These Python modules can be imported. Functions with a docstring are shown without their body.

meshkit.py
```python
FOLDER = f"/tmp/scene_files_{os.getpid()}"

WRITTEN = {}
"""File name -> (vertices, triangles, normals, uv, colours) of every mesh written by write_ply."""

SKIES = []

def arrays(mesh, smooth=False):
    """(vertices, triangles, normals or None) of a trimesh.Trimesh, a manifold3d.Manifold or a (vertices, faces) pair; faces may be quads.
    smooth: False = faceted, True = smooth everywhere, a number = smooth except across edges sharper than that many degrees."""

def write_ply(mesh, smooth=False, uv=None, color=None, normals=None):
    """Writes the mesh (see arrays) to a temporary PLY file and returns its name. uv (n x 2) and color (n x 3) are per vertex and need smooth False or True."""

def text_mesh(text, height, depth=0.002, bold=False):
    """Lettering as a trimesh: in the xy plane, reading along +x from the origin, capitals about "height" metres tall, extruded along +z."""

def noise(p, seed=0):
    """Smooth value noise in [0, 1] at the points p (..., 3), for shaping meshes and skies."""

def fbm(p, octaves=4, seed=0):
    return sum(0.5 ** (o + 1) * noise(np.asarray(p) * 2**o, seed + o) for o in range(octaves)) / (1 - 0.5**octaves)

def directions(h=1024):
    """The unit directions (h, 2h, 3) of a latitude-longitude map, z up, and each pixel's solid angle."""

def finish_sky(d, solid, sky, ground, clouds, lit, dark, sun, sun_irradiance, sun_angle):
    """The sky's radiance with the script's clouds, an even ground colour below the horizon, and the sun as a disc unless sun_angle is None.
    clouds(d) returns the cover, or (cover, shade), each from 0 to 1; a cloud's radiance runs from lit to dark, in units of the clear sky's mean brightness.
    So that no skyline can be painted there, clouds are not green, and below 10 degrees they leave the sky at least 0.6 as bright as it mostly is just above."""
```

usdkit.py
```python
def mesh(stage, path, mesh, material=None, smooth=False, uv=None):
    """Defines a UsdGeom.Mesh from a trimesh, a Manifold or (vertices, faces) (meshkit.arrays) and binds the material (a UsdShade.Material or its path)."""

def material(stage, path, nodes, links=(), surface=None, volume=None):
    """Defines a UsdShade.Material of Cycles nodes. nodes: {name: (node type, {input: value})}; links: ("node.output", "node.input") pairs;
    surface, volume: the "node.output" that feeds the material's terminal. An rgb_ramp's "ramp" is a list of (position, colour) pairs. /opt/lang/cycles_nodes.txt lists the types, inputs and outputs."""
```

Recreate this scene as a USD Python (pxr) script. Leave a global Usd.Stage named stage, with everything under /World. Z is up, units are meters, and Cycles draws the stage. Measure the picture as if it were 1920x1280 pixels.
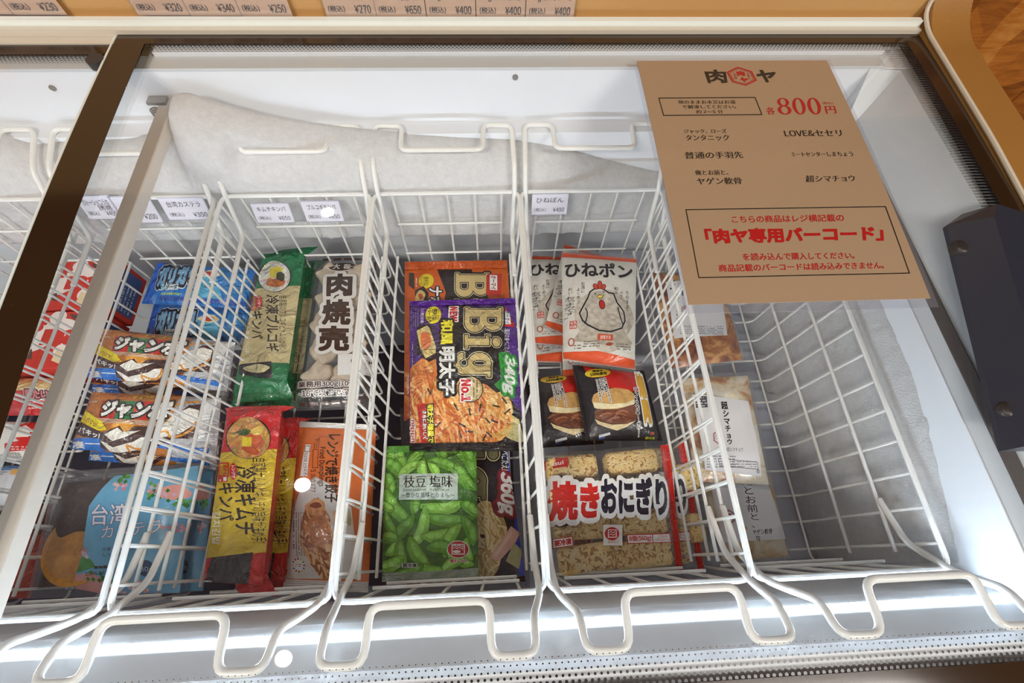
import glob, math, os, random
import numpy as np, trimesh, usdkit, meshkit
from pxr import Usd, UsdGeom, UsdLux, UsdShade, Sdf, Gf, Vt
from shapely import affinity, union_all, box as sbox
from shapely.geometry import Polygon, LineString, Point, MultiPolygon
from shapely.ops import transform as stransform
from shapely import STRtree

stage = Usd.Stage.CreateInMemory()
UsdGeom.SetStageUpAxis(stage, 'Z'); UsdGeom.SetStageMetersPerUnit(stage, 1.0)
UsdGeom.Xform.Define(stage, '/World')
# ------------------------------------------------------------------ camera (z = 0 is the height of the freezer's glass)
F_PX, PITCH, YAW, ROLL, CAM_H = 885.59, 1.1333, 0.1070, 0.0670, 0.3295
def camera():
    cp, sp = math.cos(PITCH), math.sin(PITCH)
    fw = np.array([math.sin(YAW)*cp, math.cos(YAW)*cp, -sp]); r = np.cross(fw, [0, 0, 1]); r /= np.linalg.norm(r); u = np.cross(r, fw)
    c, s = math.cos(ROLL), math.sin(ROLL); r, u = c*r+s*u, -s*r+c*u
    m = Gf.Matrix4d(*r, 0, *u, 0, *(-fw), 0, 0, 0, CAM_H, 1)
    cam = UsdGeom.Camera.Define(stage, '/World/camera')
    cam.AddTransformOp().Set(m)
    cam.CreateHorizontalApertureAttr(36.0); cam.CreateFocalLengthAttr(36.0*F_PX/1920)
    cam.CreateClippingRangeAttr(Gf.Vec2f(0.01, 100)); cam.CreateExposureAttr(EXPOSURE)
EXPOSURE = 0.85
LED_W = 6.0           # led tube emission
SPOT_W = 120.0         # ceiling downlights emission
ROOM_RECT = 38.0      # unseen warm fill lights added under the shop ceiling
WARM = (1.0, 0.95, 0.89)
camera()

# ------------------------------------------------------------------ materials
LOOKS = '/World/Looks'
UsdGeom.Scope.Define(stage, LOOKS)
def lin(c):
    c = np.asarray(c, float)/255.0
    return tuple(np.where(c <= .04045, c/12.92, ((c+.055)/1.055)**2.4))
M = {}
def mat(name, nodes, links=(), surface='p.BSDF'):
    M[name] = usdkit.material(stage, f'{LOOKS}/{name}', nodes, links, surface=surface); return M[name]
def plain(name, col, rough=.5, coat=0., metal=0., bump=None, spec=.5, **kw):
    nodes = {'p': ('principled_bsdf', dict(base_color=lin(col), roughness=rough, coat_weight=coat, coat_roughness=.08, metallic=metal, specular_ior_level=spec, **kw))}
    links = []
    if bump:
        sc, st, dist = bump
        nodes['tc'] = ('texture_coordinate', {}); nodes['n'] = ('noise_texture', dict(scale=sc, detail=5., roughness=.6)); nodes['b'] = ('bump', dict(strength=st, distance=dist))
        links = [('tc.object', 'n.vector'), ('n.fac', 'b.height'), ('b.normal', 'p.normal')]
    return mat(name, nodes, links)
plain('white_liner', (228, 231, 236), .35)
plain('grey_liner', (200, 204, 207), .4)
plain('white_wire', (236, 235, 231), .3, coat=.3)
plain('mullion_plastic', (214, 206, 196), .45)
plain('beige_plastic', (200, 156, 98), .4, bump=(900., .15, .001))
plain('tan_plastic', (164, 116, 56), .45, bump=(900., .15, .001))
plain('ivory_trim', (214, 205, 188), .4)
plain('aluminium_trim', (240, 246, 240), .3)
plain('black_frit', (52, 36, 22), .12)  # brown tint puts the reflected strand board into the black border colour
plain('frit_ink', (20, 20, 22), .3)
plain('groove_shade', (82, 75, 72), .6)  # dark colour painted for the shadow in the ledge groove
plain('black_rubber', (22, 20, 20), .5)
plain('bumper_rubber', (52, 46, 44), .45)
plain('handle_plastic', (48, 50, 62), .3, bump=(1200., .2, .0008))
plain('steel', (170, 172, 172), .3, metal=.9)
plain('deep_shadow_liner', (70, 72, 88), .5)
plain('hump_liner', (206, 210, 222), .45)
plain('grey_tray', (120, 122, 126), .35, coat=.4)
plain('plaster', (150, 128, 100), .8)
plain('floor_tile', (92, 84, 76), .6)
plain('trim_white', (230, 226, 218), .4)
# Schlick reflectance, the same from both sides of a sheet
FR = {'lw': ('layer_weight', dict(blend=.5)), 'pw': ('math', dict(math_type='power', value2=5.)), 'ma': ('math', dict(math_type='multiply_add', value2=.955, value3=.042))}
FL = [('lw.facing', 'pw.value1'), ('pw.value', 'ma.value1'), ('ma.value', 'm.fac')]
mat('frost', {'tc': ('texture_coordinate', {}), 'n': ('noise_texture', dict(scale=120., detail=8., roughness=.75)), 'n2': ('noise_texture', dict(scale=700., detail=3., roughness=.7)),
  'a': ('mix_float', dict(fac=.45)), 'b': ('bump', dict(strength=1., distance=.005)), 'r': ('rgb_ramp', dict(ramp=[(.3, lin((232, 233, 235))), (.65, lin((250, 250, 251)))])),
  'p': ('principled_bsdf', dict(roughness=.75, subsurface_weight=.25, subsurface_scale=.006, subsurface_radius=(1., 1., 1.), sheen_weight=.25))},
  [('tc.object', 'n.vector'), ('tc.object', 'n2.vector'), ('n.fac', 'a.a'), ('n2.fac', 'a.b'), ('a.result', 'b.height'), ('b.normal', 'p.normal'), ('n.fac', 'r.fac'), ('r.color', 'p.base_color')])
mat('glass', {**FR, 't': ('transparent_bsdf', dict(color=(.985, .99, .985))), 'g': ('glossy_bsdf', dict(color=(1, 1, 1), roughness=.0)), 'm': ('mix_closure', {})},
  [*FL, ('t.BSDF', 'm.closure1'), ('g.BSDF', 'm.closure2')], 'm.closure')
mat('clear_film', {'tc': ('texture_coordinate', {}), 'n': ('noise_texture', dict(scale=55., detail=4., roughness=.6, distortion=.8)), 'b': ('bump', dict(strength=.75, distance=.004)),
  **FR, 't': ('transparent_bsdf', dict(color=(.98, .98, .985))), 'g': ('glossy_bsdf', dict(color=(1, 1, 1), roughness=.06)), 'd': ('diffuse_bsdf', dict(color=(.75, .76, .8))),
  'm': ('mix_closure', {}), 'm2': ('mix_closure', dict(fac=.055))},
  [('tc.object', 'n.vector'), ('n.fac', 'b.height'), ('b.normal', 'lw.normal'), ('b.normal', 'g.normal'), *FL, ('t.BSDF', 'm.closure1'), ('g.BSDF', 'm.closure2'), ('m.closure', 'm2.closure1'), ('d.BSDF', 'm2.closure2')], 'm2.closure')
mat('acrylic', {**FR, 't': ('transparent_bsdf', dict(color=(.93, .93, .96))), 'g': ('glossy_bsdf', dict(color=(1, 1, 1), roughness=.05)), 'd': ('diffuse_bsdf', dict(color=(.8, .8, .84))),
  'm': ('mix_closure', {}), 'm2': ('mix_closure', dict(fac=.05))},
  [*FL, ('t.BSDF', 'm.closure1'), ('g.BSDF', 'm.closure2'), ('m.closure', 'm2.closure1'), ('d.BSDF', 'm2.closure2')], 'm2.closure')
def printed(name, rough, coat, bscale, bstr, spec=.5, dist=.004):     # colours come from each mesh's own print (primvar "ink")
    mat(name, {'a': ('attribute', dict(attribute='ink')), 'tc': ('texture_coordinate', {}), 'n': ('noise_texture', dict(scale=bscale, detail=4., roughness=.55, distortion=1.2)), 'b': ('bump', dict(strength=bstr, distance=dist)),
      'p': ('principled_bsdf', dict(roughness=rough, coat_weight=coat, coat_roughness=.07, specular_ior_level=spec))},
      [('a.color', 'p.base_color'), ('tc.object', 'n.vector'), ('n.fac', 'b.height'), ('b.normal', 'p.normal'), ('b.normal', 'p.coat_normal')])
printed('film_print', .38, .8, 50., .45)
printed('shiny_print', .3, 1., 42., 1., dist=.012)
printed('paper_print', .7, .0, 400., .03, .3)
printed('card_print', .55, .12, 300., .03)
mat('osb', {'g': ('geometry', {}), 'mp': ('mapping', dict(rotation=(.3, .5, .65), scale=(5., 26., 11.))), 'v': ('voronoi_texture', dict(scale=1., randomness=1.)), 'mp2': ('mapping', dict(rotation=(-.4, .2, -.5), scale=(24., 5., 10.))), 'v2': ('voronoi_texture', dict(scale=1.)),
  'mp3': ('mapping', dict(rotation=(.2, .3, .9), scale=(14., 150., 60.))), 'n': ('noise_texture', dict(scale=1., detail=6., roughness=.7, distortion=.6)), 'mx': ('mix_color', dict(fac=.5)), 'bw': ('rgb_to_bw', {}), 'ad': ('mix_float', dict(fac=.5)),
  'r': ('rgb_ramp', dict(ramp=[(.22, lin((62, 30, 8))), (.42, lin((140, 78, 22))), (.58, lin((184, 112, 40))), (.78, lin((222, 164, 84)))])), 'b': ('bump', dict(strength=.5, distance=.003)), 'p': ('principled_bsdf', dict(roughness=.5))},
  [('g.position', 'mp.vector'), ('mp.vector', 'v.vector'), ('g.position', 'mp2.vector'), ('mp2.vector', 'v2.vector'), ('v.color', 'mx.a'), ('v2.color', 'mx.b'), ('mx.result', 'bw.color'), ('g.position', 'mp3.vector'), ('mp3.vector', 'n.vector'), ('bw.val', 'ad.a'), ('n.fac', 'ad.b'), ('ad.result', 'r.fac'), ('r.color', 'p.base_color'), ('ad.result', 'b.height'), ('b.normal', 'p.normal')])
def food(name, ramp, scale, bstr, rough=.45, coat=.2, vor=False):
    tex = ('voronoi_texture', dict(scale=scale)) if vor else ('noise_texture', dict(scale=scale, detail=6., roughness=.6, distortion=.6))
    out = 'n.distance' if vor else 'n.fac'
    mat(name, {'tc': ('texture_coordinate', {}), 'n': tex, 'r': ('rgb_ramp', dict(ramp=[(p, lin(c)) for p, c in ramp])), 'b': ('bump', dict(strength=bstr, distance=.003)), 'p': ('principled_bsdf', dict(roughness=rough, coat_weight=coat, coat_roughness=.1))},
      [('tc.object', 'n.vector'), (out, 'r.fac'), ('r.color', 'p.base_color'), (out, 'b.height'), ('b.normal', 'p.normal')])
food('rice_grain', [(.25, (226, 186, 110)), (.5, (244, 214, 146)), (.75, (252, 238, 192))], 90., .1)
food('rice_core', [(.3, (156, 108, 54)), (.7, (204, 154, 88))], 200., .4)
food('dumpling_skin', [(.3, (188, 166, 140)), (.6, (226, 210, 188))], 60., .4, .6, 0)
food('brown_marinade', [(.38, (104, 46, 18)), (.47, (164, 88, 38)), (.54, (190, 116, 56)), (.62, (236, 176, 104))], 42., .9, .3, .5)
food('pale_offal', [(.38, (190, 120, 84)), (.45, (222, 178, 122)), (.52, (240, 222, 188)), (.64, (250, 244, 228))], 34., .9, .35, .5)
food('yellow_offal', [(.38, (206, 150, 84)), (.5, (234, 204, 150)), (.62, (248, 236, 208))], 40., .9, .35, .5)
food('sponge_cake', [(.3, (196, 132, 58)), (.7, (226, 168, 88))], 160., .3, .8, 0)
food('chocolate_cake', [(.3, (44, 34, 32)), (.7, (78, 64, 58))], 120., .4, .6, 0)
mat('led_glow', {'e': ('emission', dict(color=(.74, .90, 1.06), strength=LED_W*10))}, (), 'e.emission')
mat('spot_glow', {'e': ('emission', dict(color=WARM, strength=SPOT_W))}, (), 'e.emission')

# ------------------------------------------------------------------ prim helpers
_used = {}
def numbered(parent, name):
    k = (parent, name); n = _used.get(k, -1)+1; _used[k] = n
    return f'{parent}/{name}' if n == 0 else f'{parent}/{name}_{n:03d}'
def data(prim, label=None, cat=None, group=None, kind=None):
    for k, v in (('label', label), ('category', cat), ('group', group), ('kind', kind)):
        if v: prim.SetCustomDataByKey(k, v)
class Thing:
    def __init__(s, name, label, cat, loc=(0, 0, 0), group=None, kind=None):
        s.path = numbered('/World', name); s.loc = np.asarray(loc, float)
        x = UsdGeom.Xform.Define(stage, s.path); x.AddTranslateOp().Set(Gf.Vec3d(*map(float, loc))); s.prim = x.GetPrim()
        data(s.prim, label, cat, group, kind)
    def part(s, name, mesh, m, smooth=30, label=None, parent=None, kind=None):
        """mesh in world coordinates"""
        v, f, n = meshkit.arrays(mesh, smooth)
        p = numbered(parent or s.path, name)
        g = usdkit.mesh(stage, p, (v-s.loc, f), M[m])
        if n is not None:
            g.CreateNormalsAttr(Vt.Vec3fArray.FromNumpy(n.astype(np.float32))); g.SetNormalsInterpolation('vertex')
        data(g.GetPrim(), label, None, None, kind); return p
    def ink(s, name, v, f, n, col, m='film_print', label=None, parent=None, kind=None):
        p = numbered(parent or s.path, name)
        g = usdkit.mesh(stage, p, (np.asarray(v)-s.loc, f), M[m])
        if n is not None:
            g.CreateNormalsAttr(Vt.Vec3fArray.FromNumpy(np.asarray(n, np.float32))); g.SetNormalsInterpolation('vertex')
        UsdGeom.PrimvarsAPI(g).CreatePrimvar('ink', Sdf.ValueTypeNames.Color3fArray, 'vertex').Set(Vt.Vec3fArray.FromNumpy(np.asarray(col, np.float32)))
        data(g.GetPrim(), label, None, None, kind); return p
def copy(src, loc, label, group=None, name=None):
    p = numbered('/World', name or src.path.split('/')[-1])
    x = UsdGeom.Xform.Define(stage, p); x.AddTranslateOp().Set(Gf.Vec3d(*map(float, loc))); pr = x.GetPrim()
    pr.GetReferences().AddInternalReference(Sdf.Path(src.path)); pr.SetInstanceable(True)
    was = src.prim.GetCustomData(); data(pr, label, was['category'], group or was.get('group')); return pr
def structure(name, mesh, m, label, cat=None, smooth=False):
    p = f'/World/{name}'; g = usdkit.mesh(stage, p, mesh, M[m], smooth=smooth); data(g.GetPrim(), label, cat, None, 'structure'); return p
cat_ = trimesh.util.concatenate
def bx(x0, x1, y0, y1, z0, z1):
    b = trimesh.creation.box([x1-x0, y1-y0, z1-z0]); b.apply_translation([(x0+x1)/2, (y0+y1)/2, (z0+z1)/2]); return b
def chamfer_box(x0, x1, y0, y1, z0, z1, c=.002):
    import manifold3d as m3
    return rounded_hull([(x, y, z) for x in (x0+c, x1-c) for y in (y0+c, y1-c) for z in (z0+c, z1-c)], c)
def rounded_hull(pts, r, seg=8):
    s = trimesh.creation.icosphere(1, r)
    return trimesh.convex.convex_hull(np.vstack([s.vertices+np.array(p) for p in pts]))
def fillet(pts, rad, n=4, closed=False):
    pts = [np.asarray(p, float) for p in pts]; out = []; N = len(pts)
    for i, p in enumerate(pts):
        if not closed and i in (0, N-1): out.append(p); continue
        a, b = pts[i-1], pts[(i+1) % N]; r = min(rad, .45*np.linalg.norm(a-p), .45*np.linalg.norm(b-p))
        q0, q1 = p+(a-p)/np.linalg.norm(a-p)*r, p+(b-p)/np.linalg.norm(b-p)*r
        for t in np.linspace(0, 1, n+1): out.append((1-t)**2*q0+2*t*(1-t)*p+t*t*q1)
    return np.array(out)
def tube(pts, r, sides=8, closed=False):
    p = np.asarray(pts, float); N = len(p)
    t = (np.roll(p, -1, 0)-np.roll(p, 1, 0)) if closed else np.gradient(p, axis=0)
    t /= np.linalg.norm(t, axis=1, keepdims=True)+1e-12
    a = np.cross(t[0], [0, 0, 1.]) if abs(t[0][2]) < .9 else np.cross(t[0], [1., 0, 0]); A = []
    for i in range(N):
        a = a-t[i]*(a@t[i]); a /= np.linalg.norm(a); A.append(a)
    A = np.array(A); B = np.cross(t, A); ang = np.arange(sides)*2*np.pi/sides
    v = (p[:, None]+r*(np.cos(ang)[None, :, None]*A[:, None]+np.sin(ang)[None, :, None]*B[:, None])).reshape(-1, 3)
    f = []; K = N if closed else N-1
    for i in range(K):
        for j in range(sides):
            q = [i*sides+j, i*sides+(j+1) % sides, ((i+1) % N)*sides+(j+1) % sides, ((i+1) % N)*sides+j]
            f += [[q[0], q[1], q[2]], [q[0], q[2], q[3]]]
    v = list(v)
    if not closed:
        for e, idx in ((0, 0), (N-1, (N-1)*sides)):
            c = len(v); v.append(p[e]+t[e]*r*.5*(1 if e else -1))
            for j in range(sides):
                q = [idx+j, idx+(j+1) % sides, c]; f.append(q if e else q[::-1])
    return trimesh.Trimesh(np.array(v), np.array(f), process=False)
def extrude_x(poly_yz, x0, x1):
    m = trimesh.creation.extrude_polygon(Polygon(poly_yz), x1-x0, engine='earcut')
    m.vertices = m.vertices[:, [2, 0, 1]]+[x0, 0, 0]; return m

# ------------------------------------------------------------------ lettering and printed art
FONT = (glob.glob('/opt/blender-*/*/datafiles/fonts/Noto Sans CJK*') or glob.glob('/opt/blender-*/*/datafiles/fonts/Inter.woff2'))[0]
from PIL import Image, ImageDraw, ImageFont
_font = ImageFont.truetype(FONT, 72); _gl = {}
def glyph(ch):
    """outline of one character, 1 unit = 1 em, baseline y = 0, and its advance"""
    if ch in _gl: return _gl[ch]
    adv = _font.getlength(ch)/72; x0, y0, x1, y1 = _font.getbbox(ch, anchor='ls')
    if x1 <= x0 or y1 <= y0: _gl[ch] = (Polygon(), adv); return _gl[ch]
    im = Image.new('L', (x1-x0+8, y1-y0+8)); ImageDraw.Draw(im).text((4-x0, 4-y0), ch, 255, _font, anchor='ls')
    on = np.pad(np.asarray(im) > 127, ((0, 0), (1, 1))).astype(np.int8)
    rows, st = np.nonzero(np.diff(on, axis=1) == 1); en = np.nonzero(np.diff(on, axis=1) == -1)[1]
    if len(rows) == 0: _gl[ch] = (Polygon(), adv); return _gl[ch]
    g = union_all(sbox(st, -rows-1, en, -rows)).buffer(.7).buffer(-.7).simplify(.75)
    g = affinity.affine_transform(g, [1/72, 0, 0, 1/72, (x0-4)/72, (4-y0)/72]); _gl[ch] = (g, adv); return _gl[ch]
def word(s, bold=0., serif=0., gap=0., slant=0.):
    x, out = 0., []
    for ch in s:
        g, a = glyph(ch)
        if not g.is_empty: out.append(affinity.translate(g, x, 0))
        x += a+gap
    g = union_all(out) if out else Polygon()
    if serif: g = g.intersection(affinity.translate(g, 0, serif)).union(affinity.translate(g.intersection(affinity.translate(g, 0, serif)), serif*.6, 0))
    if bold: g = g.buffer(bold, join_style=2, mitre_limit=2)
    if slant: g = affinity.affine_transform(g, [1, slant, 0, 1, 0, 0])
    return g
def tall(s, bold=0., step=1.02, serif=0.):
    out = []
    for i, ch in enumerate(s):
        g, a = glyph(ch)
        if g.is_empty: continue
        if ch in 'ー~〜()（）-': g = affinity.rotate(g, -90, origin=(.5, .38))
        out.append(affinity.translate(g, (1-a)/2, -i*step))
    g = union_all(out)
    if serif: g = g.intersection(affinity.translate(g, 0, serif))
    return g.buffer(bold, join_style=2, mitre_limit=2) if bold else g
def homography(src, dst):
    A, b = [], []
    for (x, y), (X, Y) in zip(src, dst):
        A += [[x, y, 1, 0, 0, 0, -X*x, -X*y], [0, 0, 0, x, y, 1, -Y*x, -Y*y]]; b += [X, Y]
    h = np.append(np.linalg.solve(np.array(A, float), np.array(b, float)), 1).reshape(3, 3)
    def fn(x, y):
        x, y = np.asarray(x, float), np.asarray(y, float); w = h[2, 0]*x+h[2, 1]*y+h[2, 2]
        return (h[0, 0]*x+h[0, 1]*y+h[0, 2])/w, (h[1, 0]*x+h[1, 1]*y+h[1, 2])/w
    return fn
def rq(x0, y0, x1, y1): return [(x0, y0), (x1, y0), (x1, y1), (x0, y1)]
def r90(x0, y0, x1, y1): return [(x1, y0), (x1, y1), (x0, y1), (x0, y0)]    # text turned a quarter clockwise
def ell(cx, cy, rx, ry, rot=0, n=32):
    return affinity.rotate(affinity.scale(Point(cx, cy).buffer(1, quad_segs=n//4), rx, ry), rot)
def blob(cx, cy, rx, ry, seed=0, amp=.12, n=36, rot=0):
    rs = np.random.RandomState(seed); ph = rs.rand(4)*6.28; t = np.linspace(0, 2*np.pi, n, endpoint=False)
    r = 1+amp*sum(np.sin(k*t+ph[k-2])/k*1.4 for k in (2, 3, 4, 5))
    return affinity.rotate(Polygon(np.c_[cx+rx*r*np.cos(t), cy+ry*r*np.sin(t)]), rot)
def line(pts, w): return LineString(pts).buffer(w/2, cap_style=1, quad_segs=3)
def curve(pts, w, n=10):
    p = np.array(pts, float); t = np.linspace(0, len(p)-1, n)
    from scipy.interpolate import CubicSpline
    q = CubicSpline(np.arange(len(p)), p)(t) if len(p) > 2 else np.array([np.interp(t, np.arange(len(p)), p[:, k]) for k in (0, 1)]).T
    return LineString(q).buffer(w/2, quad_segs=2)
class Art:
    """flat printed artwork of one label: shapes in layout units, laid on the label's rectangle W x H (metres, y down)"""
    def __init__(s, W, H, corners):
        s.W, s.H = W, H; s.map = homography(corners, [(0, 0), (W, 0), (W, H), (0, H)]); s.items = []; s.k = 0; s.rect = sbox(0, 0, W, H)
        s.unit = W/np.linalg.norm(np.subtract(corners[1], corners[0]))
    def add(s, g, col, group='print', tex=0., inset=0.0):
        if isinstance(g, (list, tuple)): g = Polygon(g)
        if g.is_empty: return
        if not g.is_valid: g = g.buffer(0)
        g = stransform(lambda x, y: s.map(x, y), g)
        if not g.is_valid: g = g.buffer(0)
        g = g.intersection(s.rect.buffer(-inset)).simplify(.00006)
        s.k += 1
        if not g.is_empty: s.items.append((group, g, lin(col), s.k, tex))
    def text(s, t, quad, col, bold=0., serif=0., outline=(), group='lettering', vert=False, slant=0., gap=0., geom=None):
        if len(quad) == 4 and np.ndim(quad[0]) == 0: quad = rq(*quad)
        g = geom if geom is not None else (tall(t, bold, serif=serif) if vert else word(t, bold, serif, gap, slant))
        if g.is_empty: return
        x0, y0, x1, y1 = g.bounds; hm = homography([(x0, y1), (x1, y1), (x1, y0), (x0, y0)], quad)
        for w, c in outline: s.add(stransform(lambda x, y: hm(x, y), g.buffer(w, quad_segs=3)), c, group)
        s.add(stransform(lambda x, y: hm(x, y), g), col, group)
    def meshes(s, surf, lift=.0003, edge=.006, step=4e-7):
        out = {}; G = [it[1] for it in s.items]; tree = STRtree(G)
        for q, (group, g, col, k, tex) in enumerate(s.items):
            up = [G[i] for i in tree.query(g) if i > q]      # what is printed over it is cut out, so that all ink lies in one layer
            if up:
                try: g = g.difference(union_all(up))
                except Exception: pass
                if g.is_empty: continue
            for poly in getattr(g, 'geoms', [g]):
                if poly.geom_type != 'Polygon' or poly.area < 2e-8: continue
                try: v, f = trimesh.creation.triangulate_polygon(poly, engine='earcut')
                except Exception: continue
                if len(f) == 0: continue
                e = edge if not tex else .0035
                if np.ptp(v, axis=0).max() > e:
                    try: v, f = trimesh.remesh.subdivide_to_size(np.c_[v, np.zeros(len(v))], f, e, max_iter=12)
                    except Exception: pass
                v = np.asarray(v)[:, :2]; a = v[f[:, 1]]-v[f[:, 0]]; b = v[f[:, 2]]-v[f[:, 0]]
                flip = (a[:, 0]*b[:, 1]-a[:, 1]*b[:, 0]) > 0      # y runs down the label
                f = np.where(flip[:, None], f[:, ::-1], f); c = np.tile(col, (len(v), 1))
                if tex: c = c*(1+tex*(2*meshkit.fbm(np.c_[v*260, np.full(len(v), k*3.7)], 3)-1))[:, None]
                o = out.setdefault(group, [[], [], [], [], 0]); o[0].append(v); o[1].append(f+o[4]); o[2].append(np.full(len(v), lift+step*k)); o[3].append(np.clip(c, 0, 1)); o[4] += len(v)
        res = {}
        for k, o in out.items():
            v = np.vstack(o[0]); p, n = surf(v[:, 0], v[:, 1]); res[k] = (p+n*np.concatenate(o[2])[:, None], np.vstack(o[1]), n, np.vstack(o[3]))
        return res
class Sheet:
    """a pillow, slab or sheet over four corners (TL, TR, BR, BL as seen from above)"""
    def __init__(s, C, T=.012, pu=3., pv=3., seal=0., lump=0., seed=0, bottom=None, flat=False):
        s.C = [np.array(c, float) for c in C]; TL, TR, BR, BL = s.C; s.T, s.pu, s.pv, s.seal, s.lump, s.seed, s.flat = T, pu, pv, seal, lump, seed, flat
        s.W = (np.linalg.norm(TR-TL)+np.linalg.norm(BR-BL))/2; s.H = (np.linalg.norm(BL-TL)+np.linalg.norm(BR-TR))/2
        n = np.cross(TR-BL, TL-BR); s.n = n/np.linalg.norm(n)*(1 if n[2] >= 0 else -1); s.B = T if bottom is None else bottom
    def f(s, t, p, seal): 
        t = np.clip((t-seal)/(1-2*seal), 0, 1) if seal else t
        return np.clip(1-np.abs(2*t-1)**p, 0, 1)**.8
    def h(s, u, v):
        g = s.f(u, s.pu, 0)*s.f(v, s.pv, s.seal)
        if s.lump:
            q = np.stack([u*s.W*32, v*s.H*32, np.full_like(u, s.seed*7.3)], -1)
            g = g*(1+s.lump*(2*meshkit.fbm(q, 3, s.seed)-1))+(s.lump*.05)*(meshkit.noise(q*2.2, s.seed+5)-.5)*np.minimum(1, 8*np.minimum(np.minimum(u, 1-u), np.minimum(v, 1-v)))
        return g
    def base(s, u, v):
        TL, TR, BR, BL = s.C; u, v = u[..., None], v[..., None]
        return TL*(1-u)*(1-v)+TR*u*(1-v)+BR*u*v+BL*(1-u)*v
    def point(s, u, v):
        if s.flat: return s.base(u, v)
        return s.base(u, v)+s.n*(s.T*s.h(u, v))[..., None]
    def grid(s, nu, nv):
        u, v = np.meshgrid(np.linspace(0, 1, nu), np.linspace(0, 1, nv)); P = s.point(u, v); du, dv = np.gradient(P, axis=1), np.gradient(P, axis=0)
        N = np.cross(dv, du); N /= np.linalg.norm(N, axis=-1, keepdims=True)+1e-12; N = np.where((N@s.n)[..., None] < 0, -N, N); s.g = (P, N); return P
    def surf(s, x, y):
        if getattr(s, 'g', None) is None: s.grid(40, 54)
        P, N = s.g; nv, nu = P.shape[:2]; u, v = np.clip(np.asarray(x)/s.W, .001, .999)*(nu-1), np.clip(np.asarray(y)/s.H, .001, .999)*(nv-1)
        i, j = np.minimum(u.astype(int), nu-2), np.minimum(v.astype(int), nv-2); a, b = (u-i)[:, None], (v-j)[:, None]
        I = lambda A: A[j, i]*(1-a)*(1-b)+A[j, i+1]*a*(1-b)+A[j+1, i]*(1-a)*b+A[j+1, i+1]*a*b
        n = I(N); return I(P), n/(np.linalg.norm(n, axis=1, keepdims=True)+1e-12)
    def body(s, nu=26, nv=36, thin=.0004):
        u, v = np.meshgrid(np.linspace(0, 1, nu), np.linspace(0, 1, nv)); top = s.grid(nu, nv); bot = s.base(u, v)-s.n*((s.B if not s.flat else 0)*s.f(u, s.pu, 0)*s.f(v, s.pv, s.seal)+thin)[..., None]
        V = np.vstack([top.reshape(-1, 3), bot.reshape(-1, 3)]); N = nu*nv; F = []
        i = np.arange(nu-1)[None, :]+np.arange(nv-1)[:, None]*nu; i = i.ravel()
        F += [np.c_[i, i+nu, i+1], np.c_[i+1, i+nu, i+nu+1], np.c_[i+N, i+1+N, i+nu+N], np.c_[i+1+N, i+nu+1+N, i+nu+N]]
        edge = list(range(nu))+[k*nu+nu-1 for k in range(1, nv)]+[(nv-1)*nu+k for k in range(nu-2, -1, -1)]+[k*nu for k in range(nv-2, 0, -1)]
        e = np.array(edge); e2 = np.roll(e, -1); F += [np.c_[e, e2, e+N], np.c_[e2, e2+N, e+N]]
        return trimesh.Trimesh(V, np.vstack(F), process=False)
    def centre(s):
        c = sum(s.C)/4; return (float(c[0]), float(c[1]), float(min(p[2] for p in s.C)-s.B))
    def art(s, corners): return Art(s.W, s.H, corners)
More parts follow.
